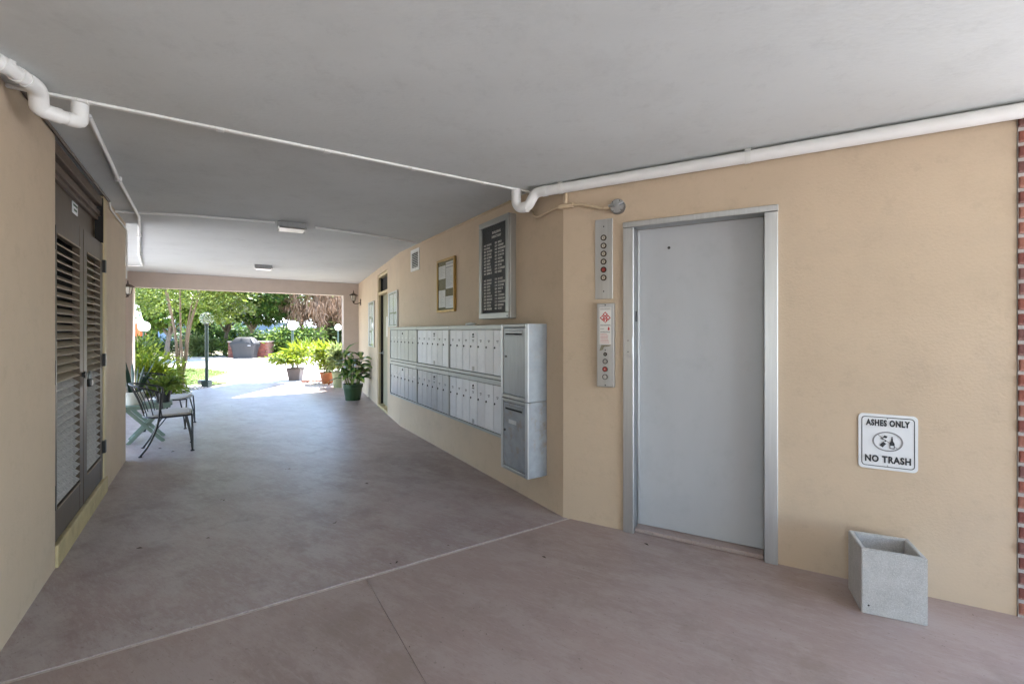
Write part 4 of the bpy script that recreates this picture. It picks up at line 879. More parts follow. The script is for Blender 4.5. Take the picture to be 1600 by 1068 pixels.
# ------------------------------------------------------------------ wrought iron chairs
def chair(mtx, label):
    t = empty('iron_chair', mtx); tag(t, label, 'chair', 'wrought iron chairs by the little table')
    sz = 0.43
    def outline(k=1.0):
        return [(0.235 * k, -0.20 * k), (0.245 * k, 0.0), (0.235 * k, 0.20 * k), (0.20 * k, 0.235 * k), (0.0, 0.25 * k), (-0.13 * k, 0.215 * k), (-0.205 * k, 0.12 * k), (-0.225 * k, 0.0), (-0.205 * k, -0.12 * k), (-0.13 * k, -0.215 * k), (0.0, -0.25 * k), (0.20 * k, -0.235 * k)]
    P = outline()
    part('seat_frame', 'iron', t, MB().tube([(x, y, sz) for x, y in P] + [(P[0][0], P[0][1], sz)], 0.011, 8, False))
    b = MB(); 
    for k, z in ((0.93, 0.004), (0.96, 0.012), (0.96, 0.022), (0.90, 0.032)): b.v += [(x, y, sz + z) for x, y in outline(k)]
    n = 12
    b.f = [tuple(range(n - 1, -1, -1))] + [(j * n + i, j * n + (i + 1) % n, (j + 1) * n + (i + 1) % n, (j + 1) * n + i) for j in range(3) for i in range(n)] + [tuple(3 * n + i for i in range(n))]
    part('seat', 'seat', t, b)
    rail = []
    for k in range(17):
        a = R(90 + 180 * k / 16); c, s_ = math.cos(a), math.sin(a)
        rail.append((-0.05 + 0.30 * c, 0.285 * s_, 0.72 + 0.10 * (-c) ** 0.8 if c < 0 else 0.72))
    part('back_rail', 'iron', t, MB().tube(rail, 0.010, 8))
    for k in range(1, 16, 2):
        p = rail[k]; a = R(90 + 180 * k / 16)
        q = (0.0 + 0.215 * math.cos(a), 0.235 * math.sin(a), sz)
        m_ = ((p[0] + q[0]) / 2 + 0.012, (p[1] + q[1]) / 2, (p[2] + q[2]) / 2)
        part('back_rod', 'iron', t, MB().tube([q, m_, p], 0.0055, 6))
    for s_ in (-1, 1):
        part('leg', 'iron', t, MB().tube(curve_pts([(-0.05, 0.285 * s_, 0.72), (-0.06, 0.268 * s_, 0.55), (-0.07, 0.256 * s_, 0.42), (-0.10, 0.252 * s_, 0.28), (-0.165, 0.252 * s_, 0.12), (-0.235, 0.25 * s_, 0.012)], 5), 0.011, 8).lathe([(0.018, 0), (0.02, 0.008), (0.012, 0.014)], 10, (-0.237, 0.25 * s_, 0)))
        x0, y0 = 0.225, 0.20 * s_
        part('leg', 'iron', t, MB().tube(curve_pts([(x0 - 0.05, y0 + 0.035 * s_, sz), (x0 - 0.005, y0 + 0.045 * s_, 0.22), (x0 + 0.02, y0 + 0.047 * s_, 0.012)], 4), 0.009, 7).tube(curve_pts([(x0 + 0.018, y0 - 0.03 * s_, sz), (x0 + 0.022, y0 + 0.02 * s_, 0.22), (x0 + 0.02, y0 + 0.047 * s_, 0.012)], 4), 0.009, 7).lathe([(0.02, 0), (0.022, 0.008), (0.012, 0.016)], 10, (x0 + 0.02, y0 + 0.047 * s_, 0)))
        part('brace', 'iron', t, MB().tube([(-0.09, 0.25 * s_, 0.30), (0.0, 0.18 * s_, sz - 0.012)], 0.006, 6))
chair(at(-4.18, 5.353, 0, math.atan2(0.60, 0.80)), 'black wrought iron armchair with pale seat, in front of the green table')
chair(at(-5.12, 6.62, 0, math.atan2(0.38, 0.92)), 'black wrought iron armchair behind the green table, mostly hidden by the first')
# ------------------------------------------------------------------ folding table
def table():
    t = empty('folding_table', at(-4.80, 5.80, 0, math.atan2(0.61, 0.79))); tag(t, 'small sage green folding wooden table with crossed legs', 'table')
    for i in range(6):
        y = -0.225 + i * 0.0765
        part('slat', 'green_wood', t, MB().box(-0.27, 0.27, y, y + 0.070, 0.468, 0.487, bev=0.003))
    for s_ in (-1, 1):
        for q in (-1, 1):
            p0 = Vector((-0.18 * q, (0.17 - 0.012 * q) * s_, 0.0)); p1 = Vector((0.21 * q, (0.17 - 0.012 * q) * s_, 0.467)); d = p1 - p0
            ang = math.atan2(d.z, d.x)
            part('leg', 'green_wood', t, MB().box(0, d.length, -0.010, 0.010, -0.021, 0.021, bev=0.003, m=Matrix.Translation(p0) @ Matrix.Rotation(-ang, 4, 'Y')))
        part('rail', 'green_wood', t, MB().box(-0.25, 0.25, 0.195 * s_ - 0.012, 0.195 * s_ + 0.012, 0.435, 0.467, bev=0.003))
    part('stretcher', 'green_wood', t, MB().box(-0.155, -0.125, -0.145, 0.145, 0.05, 0.075, bev=0.003))
table()

# ------------------------------------------------------------------ plants
def leaf_cloud(name, pts, nrm, size, aspect, m, parent, rng, jitter=0.5, droop=0.0):
    """One mesh of many small folded leaves; pts (n,3), nrm the outward direction."""
    n = len(pts); P = np.asarray(pts, float)
    d = np.asarray(nrm, float) + rng.normal(0, jitter, (n, 3)); d[:, 2] -= droop
    d /= np.linalg.norm(d, axis=1)[:, None] + 1e-9
    up = rng.normal(0, 0.45, (n, 3)) + np.array([0, 0, 1.0])
    s = np.cross(d, up); s /= np.linalg.norm(s, axis=1)[:, None] + 1e-9
    w = np.cross(s, d)
    L = size * rng.uniform(0.6, 1.3, n)[:, None]; Wd = L * aspect
    V = np.empty((n, 4, 3)); V[:, 0] = P; V[:, 1] = P + d * L * 0.45 + s * Wd * 0.5 + w * L * 0.08
    V[:, 2] = P + d * L; V[:, 3] = P + d * L * 0.45 - s * Wd * 0.5 + w * L * 0.08
    me = bpy.data.meshes.new(name)
    me.vertices.add(n * 4); me.vertices.foreach_set('co', V.reshape(-1))
    i0 = np.arange(n) * 4
    T = np.stack([i0, i0 + 1, i0 + 2, i0, i0 + 2, i0 + 3], 1).reshape(-1)
    me.loops.add(n * 6); me.loops.foreach_set('vertex_index', T.astype(np.int32))
    me.polygons.add(n * 2); me.polygons.foreach_set('loop_start', np.arange(0, n * 6, 3).astype(np.int32))
    me.update(calc_edges=True); me.validate()
    me.materials.append(M[m]); return link(name, me, parent)
def clumped(rng, n, k, c, rad, shell=0.55, cs=0.22):
    """n points gathered in k clumps spread through an ellipsoid."""
    u = rng.normal(0, 1, (k, 3)); u /= np.linalg.norm(u, axis=1)[:, None]
    rr = rng.uniform(shell, 1.0, k)[:, None]
    C = np.asarray(c) + u * rr * np.asarray(rad)
    i = rng.integers(0, k, n); sc = rng.uniform(0.6, 1.3, k)
    off_ = rng.normal(0, 1, (n, 3)) * (np.asarray(rad) * cs) * sc[i][:, None]; off_[:, 2] *= 0.65
    P = C[i] + off_
    N = off_ / (np.linalg.norm(off_, axis=1)[:, None] + 1e-6) + u[i] * 0.5
    return P, N
def tree(name, x, y, label, stems, crowns, group=None, cat='tree', seed=1, bark='bark', kind_leaf='leaf_a', lsize=0.14, aspect=0.55, n_stem=7):
    rng = np.random.default_rng(seed); t = empty(name, at(x, y, -0.05)); tag(t, label, cat, group)
    b = MB()
    for pts, r0, r1 in stems:
        C = curve_pts(pts, 5); b.tube(C, [r0 + (r1 - r0) * i / (len(C) - 1) for i in range(len(C))], n_stem)
    part('trunk', bark, t, b)
    PP = []; NN = []
    for c, rad, n, k in crowns:
        p, q = clumped(rng, n, k, c, rad); keep = p[:, 2] > 0.05; PP.append(p[keep]); NN.append(q[keep])
    leaf_cloud('crown', np.concatenate(PP), np.concatenate(NN), lsize, aspect, kind_leaf, t, rng)
    return t
# multi-stemmed tree beside the passage
rs = random.Random(3); st = []
for a, lean, h in ((0.2, 0.25, 3.6), (1.3, 0.38, 3.4), (2.3, 0.22, 3.7), (3.4, 0.30, 3.5), (4.3, 0.28, 3.6), (5.3, 0.36, 3.4), (0.0, 0.42, 3.3)):
    c, s_ = math.cos(a), math.sin(a)
    st.append(([(0.02 * c, 0.02 * s_, 0.0), (0.04 * c, 0.04 * s_, 0.36), (0.18 * lean * c + 0.05 * c, 0.15 * lean * s_, 0.75), (0.5 * lean * c, 0.5 * lean * s_, 1.5), (1.15 * lean * c, 1.15 * lean * s_, 2.5), (1.7 * lean * c, 1.7 * lean * s_, h)], 0.030, 0.011))
st.append(([(0, 0, -0.05), (0.0, 0.0, 0.2), (0.0, 0, 0.42)], 0.085, 0.07))
tree('multi_stem_tree', -8.21, 10.96, 'slender multi-stemmed tree with tan bark at the left edge of the passage floor', st,
     [((0.1, 0.1, 3.0), (1.5, 1.4, 1.0), 9000, 60), ((-0.7, 0.4, 2.2), (0.8, 0.8, 0.5), 1800, 20), ((0.9, 0.5, 2.05), (0.5, 0.6, 0.35), 900, 12)], seed=11, kind_leaf='leaf_b', lsize=0.085)
# background trees
GT = 'trees at the back of the garden'
def bg_tree(x, y, h, crowns, label, seed, leaf, bark='bark', lean=0.2, r=0.13, ls=0.26):
    st = [([(0, 0, -0.05), (0.05, 0, h * 0.4), (lean * 0.5, 0.1, h * 0.75), (lean, 0.1, h)], r, r * 0.5)]
    for a in range(5):
        g = a * 1.35 + seed; st.append(([(lean * 0.4, 0.05, h * 0.62), (lean * 0.5 + 0.5 * math.cos(g), 0.5 * math.sin(g), h * 0.95), (lean + 1.3 * math.cos(g), 1.3 * math.sin(g), h * 1.35)], r * 0.55, r * 0.2))
    return tree('garden_tree', x, y, label, st, crowns, GT, seed=seed, bark=bark, kind_leaf=leaf, lsize=ls)
bg_tree(-16.4, 27.5, 2.3, [((0.3, 0, 4.2), (2.6, 2.2, 2.2), 8500, 55), ((1.2, -0.5, 2.7), (1.5, 1.2, 0.7), 2600, 22), ((-1.2, -0.6, 2.9), (1.0, 1.0, 0.7), 1500, 16)], 'round leafy tree with forked tan trunk right behind the brick barbecue', 21, 'leaf_a', lean=0.5)
bg_tree(-18.2, 28.0, 2.2, [((-0.8, 0, 3.6), (1.6, 1.6, 1.6), 5000, 40), ((-1.4, -0.5, 2.2), (0.9, 0.9, 0.7), 1500, 16)], 'darker tree left of the barbecue, below the patch of blue sky', 22, 'leaf_c', 'bark_dark')
bg_tree(-17.6, 22.5, 2.0, [((0.3, 0, 4.1), (2.3, 2.2, 2.0), 6500, 45), ((-1.2, -0.4, 2.4), (1.5, 1.0, 1.0), 3000, 26), ((1.5, 0, 2.7), (1.0, 0.9, 0.9), 1800, 18)], 'broad bright green tree behind the multi-stemmed tree', 23, 'leaf_b', 'bark_dark')
bg_tree(-22.8, 25.0, 2.4, [((0, 0, 3.8), (2.8, 2.5, 2.6), 6000, 45)], 'bright leafy tree at the far left behind the closed umbrella', 24, 'leaf_b')
bg_tree(-14.3, 34.0, 2.6, [((0, 0, 4.6), (3.0, 2.2, 2.8), 4500, 36)], 'tall tree behind the palm, left of the cream house', 25, 'leaf_a')
bg_tree(-11.2, 31.0, 2.2, [((0.5, 0, 3.6), (2.0, 1.8, 2.6), 6000, 45)], 'pale green tree just right of the palm trunk', 26, 'leaf_pale')
# palm with a skirt of dead fronds
def palm():
    t = empty('skirted_palm', at(-12.3, 28.0, -0.05)); tag(t, 'palm with a shaggy skirt of brown dead fronds', 'palm')
    part('trunk', 'palm_bark', t, MB().tube([(0.3, 0, 0), (0.15, 0, 1.2), (-0.02, 0, 2.6), (-0.05, 0, 5.0)], [0.20, 0.165, 0.18, 0.19], 14))
    rng = np.random.default_rng(5); P = []; N = []
    for k in range(90):
        a = rng.uniform(0, 2 * math.pi); r0 = rng.uniform(0.25, 2.0); z0 = rng.uniform(3.0, 4.8) - 0.35 * r0; ln = rng.uniform(0.5, 1.2) * (1.25 - 0.35 * r0 / 2)
        m_ = 70; u = rng.uniform(0, 1, m_)
        px = -0.9 * (1 if rng.uniform() < 0.45 else 0) * min(1, r0); cx = math.cos(a) * r0 + px * 0.7
        P.append(np.stack([cx + rng.normal(0, 0.14, m_) + 0.15 * u * math.cos(a), math.sin(a) * r0 * 0.8 + rng.normal(0, 0.14, m_), z0 - ln * u], 1))
        N.append(np.tile([0.15 * math.cos(a), 0.15 * math.sin(a), -1.0], (m_, 1)))
    leaf_cloud('dead_skirt', np.concatenate(P), np.concatenate(N), 0.42, 0.09, 'leaf_dead', t, rng, 0.28)
    P = []; N = []
    for k in range(26):
        a = 2 * math.pi * k / 26 + rng.uniform(-0.1, 0.1); e = rng.uniform(0.1, 1.1); L = 2.0
        for u in np.linspace(0.15, 1, 40):
            c = np.array([math.cos(a) * L * u * math.cos(e * 0.6), math.sin(a) * L * u * math.cos(e * 0.6), 5.0 + L * u * math.sin(e) - 0.9 * u * u])
            for s_ in (-1, 1): P.append(c); N.append([math.cos(a) * 0.6 - s_ * math.sin(a), math.sin(a) * 0.6 + s_ * math.cos(a), -0.4])
    leaf_cloud('crown', P, N, 0.6, 0.07, 'leaf_a', t, rng, 0.15)
palm()
# shrubs along the far edge of the plaza
def shrub(x, y, rx, rz_, n, label, leaf, seed, ls=0.16, asp=0.4, group='shrubs along the far edge of the plaza', name='shrub', k=30, ry=None):
    rng = np.random.default_rng(seed); t = empty(name, at(x, y, -0.09)); tag(t, label, 'shrub', group)
    b = MB(); r_ = random.Random(seed)
    for q in range(6):
        a = r_.uniform(0, 6.28); b.tube([(0.1 * math.cos(a), 0.1 * math.sin(a), 0), (rx * 0.3 * math.cos(a), rx * 0.3 * math.sin(a), rz_ * 0.6), (rx * 0.6 * math.cos(a), rx * 0.6 * math.sin(a), rz_ * 1.2)], [0.03, 0.022, 0.01], 5)
    part('stems', 'bark_dark', t, b, kind='stuff')
    p, q = clumped(rng, n, k, (0, 0, rz_ * 0.9), (rx, ry or rx * 0.8, rz_), 0.2, 0.26); keep = p[:, 2] > 0.02
    leaf_cloud('foliage', p[keep], q[keep], ls, asp, leaf, t, rng, 0.6)
shrub(-12.9, 26.0, 1.5, 1.0, 5200, 'large dark green shrub between the lamp posts and the palm', 'leaf_a', 31, 0.24)
shrub(-14.9, 26.2, 1.0, 0.7, 2600, 'spiky pale shrub just right of the brick barbecue', 'leaf_pale', 32, 0.34, 0.16)
shrub(-18.6, 26.3, 1.0, 0.65, 2400, 'arching pale green shrub just left of the brick barbecue', 'leaf_pale', 33, 0.32, 0.2)
shrub(-20.6, 26.2, 1.2, 0.6, 2600, 'low dark shrub behind the left lawn, under the trees', 'leaf_c', 34)
shrub(-10.6, 29.2, 1.2, 1.0, 2200, 'big-leaved pale tropical shrub behind the low wall', 'leaf_pale', 35, 0.75, 0.28)
shrub(-9.4, 29.6, 1.1, 1.4, 2000, 'tall pale tropical shrub next to the right pilaster', 'leaf_pale', 36, 0.7, 0.25)
shrub(-22.9, 24.4, 1.5, 0.9, 3000, 'bright shrub at the far left edge of the plaza', 'leaf_b', 37)
shrub(-16.6, 27.0, 1.4, 0.7, 2600, 'green shrub directly behind the covered grill', 'leaf_b', 38)
shrub(-23.5, 35.5, 3.4, 1.15, 6000, 'long dark hedge in front of the pale blue house', 'leaf_c', 39, 0.3, 0.5, k=60, ry=0.8)
shrub(-18.6, 36.0, 2.2, 0.9, 3600, 'mid green hedge between the two houses', 'leaf_a', 40, 0.3, 0.5, k=40, ry=0.8)
# far wood that closes the view
rng = np.random.default_rng(77)
PP = []; NN = []
for k in range(38):
    x = rng.uniform(-60, 6); y = rng.uniform(46, 56); r = rng.uniform(2.5, 4.0)
    p, q = clumped(rng, 520, 20, (x, y, rng.uniform(1.5, 3.0)), (r, r, r * 0.85), 0.3, 0.25); PP.append(p); NN.append(q)
o = leaf_cloud('far_wood', np.concatenate(PP), np.concatenate(NN), 0.7, 0.6, 'leaf_a', None, rng); tag(o, 'hazy mass of far trees closing the view', 'trees', kind='stuff')

# lime bush beside the passage floor
shrub(-8.05, 9.85, 0.58, 0.52, 4200, 'feathery lime green bush behind the table plants', 'leaf_lime', 41, 0.17, 0.22, 'plants beside the passage', 'lime_bush', 60, 0.5)
shrub(-8.9, 10.2, 0.5, 0.75, 2600, 'taller yellow-green fern behind the lime bush, by the left pilaster', 'leaf_b', 42, 0.2, 0.2, 'plants beside the passage', 'garden_fern', 30)

# ------------------------------------------------------------------ potted plants
def pot(t, m, r0, r1, h, square=False, rim=0.02):
    n = 4 if square else 24
    b = MB(); b.lathe([(r0, 0), (r1 * 0.97, h - rim * 1.5), (r1 * 1.04, h - rim * 1.4), (r1 * 1.05, h), (r1 * 0.93, h), (r1 * 0.9, h - 0.04), (0.01, h - 0.045)], n, sm=not square)
    return part('pot', m, t, b)
def potted(name, x, y, z, m, r0, r1, h, label, group, square=False, rz=0.0, rim=0.02):
    t = empty(name, at(x, y, z, rz)); tag(t, label, 'potted plant', group); pot(t, m, r0, r1, h, square, rim)
    part('soil', 'soil', t, MB().lathe([(r1 * 0.89, h - 0.035), (r1 * 0.5, h - 0.02), (0.01, h - 0.015)], 14)); return t
GP = 'potted plants at the garden opening'
# large variegated plant in the green pot
t = potted('potted_plant', -3.33, 9.24, 0, 'pot_green', 0.15, 0.195, 0.335, 'large variegated plant in a dark green pot by the right wall', GP, rim=0.05)
def big_leaf_mesh(L, W, bend):
    vs = []; fs = []; nu, nv = 9, 5
    for i in range(nu):
        u = i / (nu - 1); w = W * (math.sin(math.pi * min(1, u * 0.93 + 0.07) ** 0.85)) * 0.5 + 0.001
        for j in range(nv):
            v = (j / (nv - 1)) * 2 - 1
            vs.append((v * w, L * math.sin(bend * u) / bend, -L * (1 - math.cos(bend * u)) / bend + abs(v) * w * 0.35 + 0.004 * math.sin(u * 16 + j)))
    for i in range(nu - 1):
        for j in range(nv - 1): fs.append((i * nv + j, i * nv + j + 1, (i + 1) * nv + j + 1, (i + 1) * nv + j))
    b = MB().add(vs, fs); b.smooth = True; o = b.build('leaf', 'variegated'); me = o.data; bpy.data.objects.remove(o); return me
LM = [big_leaf_mesh(0.33, 0.145, 1.0), big_leaf_mesh(0.29, 0.13, 1.4), big_leaf_mesh(0.36, 0.15, 0.8)]
rg = random.Random(14)
for k in range(9):
    a = k * 2.4; hgt = 0.34 + 0.26 * rg.random() + (0.12 if k % 2 else 0); r = 0.05 + 0.07 * rg.random()
    top = Vector((r * 2.0 * math.cos(a), r * 2.0 * math.sin(a), 0.31 + hgt))
    part('stem', 'leaf_b', t, MB().tube([(r * math.cos(a), r * math.sin(a), 0.3), (r * 1.5 * math.cos(a), r * 1.5 * math.sin(a), 0.31 + hgt * 0.5), top], [0.013, 0.011, 0.008], 7))
    for q in range(8):
        u = 0.25 + 0.75 * q / 7; base = Vector((r * (1 + u) * math.cos(a), r * (1 + u) * math.sin(a), 0.31 + hgt * u))
        az = a + q * 2.2 + rg.uniform(-0.4, 0.4); el = rg.uniform(0.15, 0.75) + 0.4 * (u - 0.5)
        o = link('leaf', LM[rg.randrange(3)], t)
        o.location = base + Vector((math.cos(az), math.sin(az), 0.6)) * 0.05
        o.rotation_euler = Euler((el, rg.uniform(-0.4, 0.4), az - math.pi / 2), 'XYZ'); s_ = rg.uniform(0.75, 1.1); o.scale = (s_, s_, s_)
# other pots by the opening
def foliage(t, n, c, rad, leaf, ls, asp, seed, k=26, jit=0.5, droop=0.0, sh=0.2):
    rng = np.random.default_rng(seed); p, q = clumped(rng, n, k, c, rad, sh, 0.26); leaf_cloud('foliage', p, q, ls, asp, leaf, t, rng, jit, droop)
def stems(t, n, h, spread, seed, r=0.008, z0=0.3, m='bark'):
    r_ = random.Random(seed)
    for k in range(n):
        a = r_.uniform(0, 6.28); e = spread * r_.uniform(0.4, 1)
        part('stem', m, t, MB().tube([(0.04 * math.cos(a), 0.04 * math.sin(a), z0), (e * 0.5 * math.cos(a), e * 0.5 * math.sin(a), z0 + h * 0.55), (e * math.cos(a), e * math.sin(a), z0 + h * r_.uniform(0.7, 1.0))], [r, r * 0.8, r * 0.5], 6))
t = potted('potted_plant', -6.37, 13.0, -0.012, 'pot_grey', 0.20, 0.275, 0.37, 'loose yellow-green plant in a square grey pot on the plaza', GP, True, 0.9)
stems(t, 9, 0.45, 0.35, 51, 0.012); foliage(t, 1500, (-0.15, 0, 0.66), (0.5, 0.4, 0.22), 'leaf_lime', 0.11, 0.5, 51, 26); foliage(t, 420, (0.25, 0.1, 0.85), (0.4, 0.3, 0.22), 'leaf_lime', 0.26, 0.08, 52, 14)
t = potted('potted_plant', -5.0, 12.0, -0.012, 'terracotta', 0.145, 0.215, 0.34, 'bushy lime plant in an orange terracotta pot', GP)
stems(t, 6, 0.4, 0.25, 53); foliage(t, 2300, (0.02, 0, 0.72), (0.42, 0.4, 0.36), 'leaf_lime', 0.14, 0.3, 53, 34)
t = potted('potted_plant', -4.42, 11.28, 0, 'pot_pale', 0.13, 0.17, 0.40, 'pale green pot with light foliage, half hidden behind the large plant', GP)
stems(t, 5, 0.35, 0.2, 55); foliage(t, 1200, (0, 0, 0.75), (0.26, 0.26, 0.3), 'leaf_pale', 0.14, 0.3, 55, 20)
# on the table
GQ = 'plants on the little green table'
t = potted('potted_plant', -4.90, 5.71, 0.488, 'pot_white', 0.095, 0.125, 0.165, 'snake plant with dark upright leaves in a white pot on the green table', GQ)
r_ = random.Random(6)
for k in range(9):
    a = r_.uniform(0, 6.28); L = r_.uniform(0.25, 0.46); w = 0.024; lean = r_.uniform(0.02, 0.22); tw = r_.uniform(0, 3.1)
    vs = []; fs = []
    for i in range(7):
        u = i / 6; ww = w * (1.0 if u < 0.6 else (1 - (u - 0.6) / 0.4) ** 0.7 + 0.02); c = Vector((0.04 * math.cos(a) + lean * u * math.cos(a), 0.04 * math.sin(a) + lean * u * math.sin(a), 0.13 + L * u)); s_ = Vector((math.cos(tw + u), math.sin(tw + u), 0))
        nn = Vector((-s_.y, s_.x, 0)) * 0.006
        vs += [c - s_ * ww, c + nn, c + s_ * ww]
        if i: j = 3 * i; fs += [(j - 3, j - 2, j + 1, j), (j - 2, j - 1, j + 2, j + 1)]
    part('leaf', 'leaf_snake', t, MB().add(vs, fs))
t = potted('potted_plant', -4.66, 5.90, 0.488, 'black', 0.07, 0.085, 0.15, 'bushy green plant in a small black pot on the green table', GQ)
stems(t, 5, 0.15, 0.1, 61, 0.005, 0.12, 'leaf_a'); foliage(t, 300, (0.02, 0, 0.24), (0.17, 0.16, 0.09), 'leaf_b', 0.075, 0.5, 61, 22)

# ------------------------------------------------------------------ garden lamps
def lamp(x, y, zc_, r, label, clear=False, base=False):
    t = empty('garden_lamp', at(x, y, -0.012)); tag(t, label, 'lamp post', 'globe lamp posts around the plaza')
    part('post', 'lamp_post', t, MB().tube([(0, 0, 0), (0, 0, zc_ - r * 0.9)], 0.042 if not clear else 0.040, 12))
    part('collar', 'lamp_post', t, MB().lathe([(0.05, 0), (0.075, 0.02), (0.08, 0.05), (0.05, 0.06)], 16, (0, 0, zc_ - r * 1.08)))
    prof = [(r * math.sin(R(a)), -r * math.cos(R(a))) for a in range(18, 181, 9)]
    part('globe', 'clear_globe' if clear else 'globe', t, MB().lathe(prof, 24, (0, 0, zc_)))
    if base:
        part('base', 'lamp_post', t, MB().box(-0.085, 0.085, -0.085, 0.085, 0, 0.19, bev=0.01))
        part('socket_box', 'steel_dull', t, MB().box(-0.20, -0.09, -0.05, 0.05, 0.09, 0.19, bev=0.006))
lamp(-7.84, 11.34, 1.77, 0.16, 'near lamp post with a clear globe at the corner of the left lawn', True, True)
lamp(-8.20, 16.5, 1.66, 0.175, 'middle lamp post with a large white globe behind the grey pot')
lamp(-15.3, 29.5, 1.67, 0.17, 'farthest lamp post with a small white globe, left of the shrub')
lamp(-9.85, 25.0, 1.66, 0.18, 'lamp post with a white globe in front of the right pilaster side')
lamp(-11.75, 14.1, 1.59, 0.165, 'lamp post with a white globe beside the closed umbrella')
# closed umbrella
t = empty('closed_umbrella', at(-12.15, 14.3, -0.1)); tag(t, 'closed orange and white garden umbrella at the left pilaster', 'umbrella')
part('pole', 'bark', t, MB().tube([(0, 0, 0), (0, 0, 2.55)], 0.022, 8))
def fold(z0, z1, r0, r1):
    b = MB(); n = 32; vs = []
    for z, r in ((z0, r0), ((z0 + z1) / 2, (r0 + r1) / 2 * 0.96), (z1, r1)):
        for k in range(n):
            a = 2 * math.pi * k / n; q = r * (1 + (0.28 if k % 4 < 2 else -0.15)); vs.append((q * math.cos(a), q * math.sin(a), z))
    fs = [(j * n + k, j * n + (k + 1) % n, (j + 1) * n + (k + 1) % n, (j + 1) * n + k) for j in range(2) for k in range(n)] + [tuple(range(n - 1, -1, -1)), tuple(2 * n + k for k in range(n))]
    return b.add(vs, fs)
part('shade_canopy', 'umbrella', t, fold(1.38, 1.78, 0.19, 0.15)); part('canopy_band', 'umbrella_w', t, fold(1.781, 2.45, 0.148, 0.03))

# ------------------------------------------------------------------ barbecue and covered grill
def bbq():
    t = empty('brick_barbecue', at(-14.20, 24.25, -0.012, 0.06)); tag(t, 'low red brick barbecue wall with pale coping at the far side of the plaza', 'brick wall')
    core = part('wall', 'redstone', t, MB().box(-1.34, 0.80, 0.0, 0.62, 0, 0.86))
    part('coping', 'coping', t, MB().box(-1.37, 0.83, -0.03, 0.65, 0.861, 0.905, bev=0.01))
    b = MB().box(0, 0.222, -0.010, 0.05, 0, 0.062, bev=0.003); ms = []
    for i in range(4):
        M['bbq%d' % i] = mat('barbecue_brick', ((0.17, 0.042, 0.026), (0.14, 0.035, 0.025), (0.20, 0.06, 0.036), (0.13, 0.04, 0.03))[i], 0.85, var=0.2, scale=20, bump=0.4, bscale=60)
        o = b.build('brick', 'bbq%d' % i); ms.append(o.data); bpy.data.objects.remove(o)
    r_ = random.Random(12)
    for r in range(11):
        x = -1.34 + (0.0 if r % 2 else -0.117); 
        while x < 0.79:
            if x > -1.36 and x + 0.222 < 0.82:
                o = link('brick', ms[r_.randrange(4)], core); o.location = (x, r_.uniform(-0.003, 0.003), 0.008 + r * 0.0775)
            x += 0.234
bbq()
def grill():
    t = empty('covered_grill', at(-14.35, 23.75, -0.012, 0.05)); tag(t, 'barbecue grill under a dark grey vinyl cover in front of the brick wall', 'grill')
    rng = random.Random(2); n = 40; vs = []; fs = []
    lev = [(0.0, 0.62, 0.30, 0), (0.25, 0.66, 0.31, 0.3), (0.55, 0.72, 0.33, 0.6), (0.74, 0.80, 0.36, 1.0), (0.80, 0.79, 0.36, 1.0), (0.86, 0.72, 0.34, 0.8), (1.0, 0.60, 0.28, 0.4), (1.10, 0.50, 0.20, 0.3), (1.13, 0.40, 0.14, 0.2)]
    ph = [rng.uniform(0, 6.28) for _ in range(6)]
    for z, a, b_, wr in lev:
        for k in range(n):
            g = 2 * math.pi * k / n; c, s_ = math.cos(g), math.sin(g)
            e = 0.28; x = a * math.copysign(abs(c) ** e, c); y = b_ * math.copysign(abs(s_) ** e, s_)
            w = 0.84 + 0.035 * wr * math.sin(k * 1.9 + ph[0]) + 0.02 * wr * math.sin(k * 3.7 + ph[1])
            vs.append((x * w, y * w, z + (0.03 * wr * math.sin(k * 1.3 + ph[2]) if 0.5 < z < 1.05 else 0)))
    m = len(lev)
    fs = [(j * n + k, j * n + (k + 1) % n, (j + 1) * n + (k + 1) % n, (j + 1) * n + k) for j in range(m - 1) for k in range(n)] + [tuple((m - 1) * n + k for k in range(n)), tuple(range(n - 1, -1, -1))]
    b = MB().add(vs, fs); b.smooth = True; part('cover', 'cover', t, b)
    part('label_patch', 'sign_grey', t, MB().box(0.30, 0.45, -0.335, -0.305, 0.66, 0.71))
grill()
# low wall, houses
o = MB().box(-1.9, 1.6, 0, 0.25, 0, 0.62).build('low_wall', 'beam'); o.location = (-10.6, 26.4, -0.1); tag(o, 'low pinkish garden wall with pale cap near the right pilaster', 'wall')
part('cap', 'coping', o, MB().box(-1.95, 1.65, -0.04, 0.29, 0.621, 0.68, bev=0.01))
def house(x, y, w, d, h, rh, wm, label, windows):
    t = empty('house', at(x, y, -0.1, 0.1)); tag(t, label, 'house', 'houses beyond the garden')
    part('wall', wm, t, MB().box(-w / 2, w / 2, 0, d, 0, h))
    e = 0.45
    vs = [(-w / 2 - e, -e, h), (w / 2 + e, -e, h), (w / 2 + e, d + e, h), (-w / 2 - e, d + e, h), (-w / 2 + 1.2, d / 2, h + rh), (w / 2 - 1.2, d / 2, h + rh)]
    vs += [(a, b_, c - 0.12) for a, b_, c in vs[:4]]
    part('roof', 'roof_white', t, MB().add(vs, [(0, 1, 5, 4), (1, 2, 5), (2, 3, 4, 5), (3, 0, 4), (6, 7, 1, 0), (7, 8, 2, 1), (8, 9, 3, 2), (9, 6, 0, 3), (9, 8, 7, 6)]))
    for wx in windows:
        wi = part('window', 'trim_white', t, MB().box(wx - 0.5, wx + 0.5, -0.05, 0.02, 0.9, 2.0))
        part('pane', 'dark', wi, MB().box(wx - 0.43, wx + 0.43, -0.06, -0.045, 0.97, 1.93))
house(-17.2, 40.5, 5.5, 5, 1.95, 0.95, 'house_wall', 'cream house with white roof seen between tree and palm', [-1.4, 1.5])
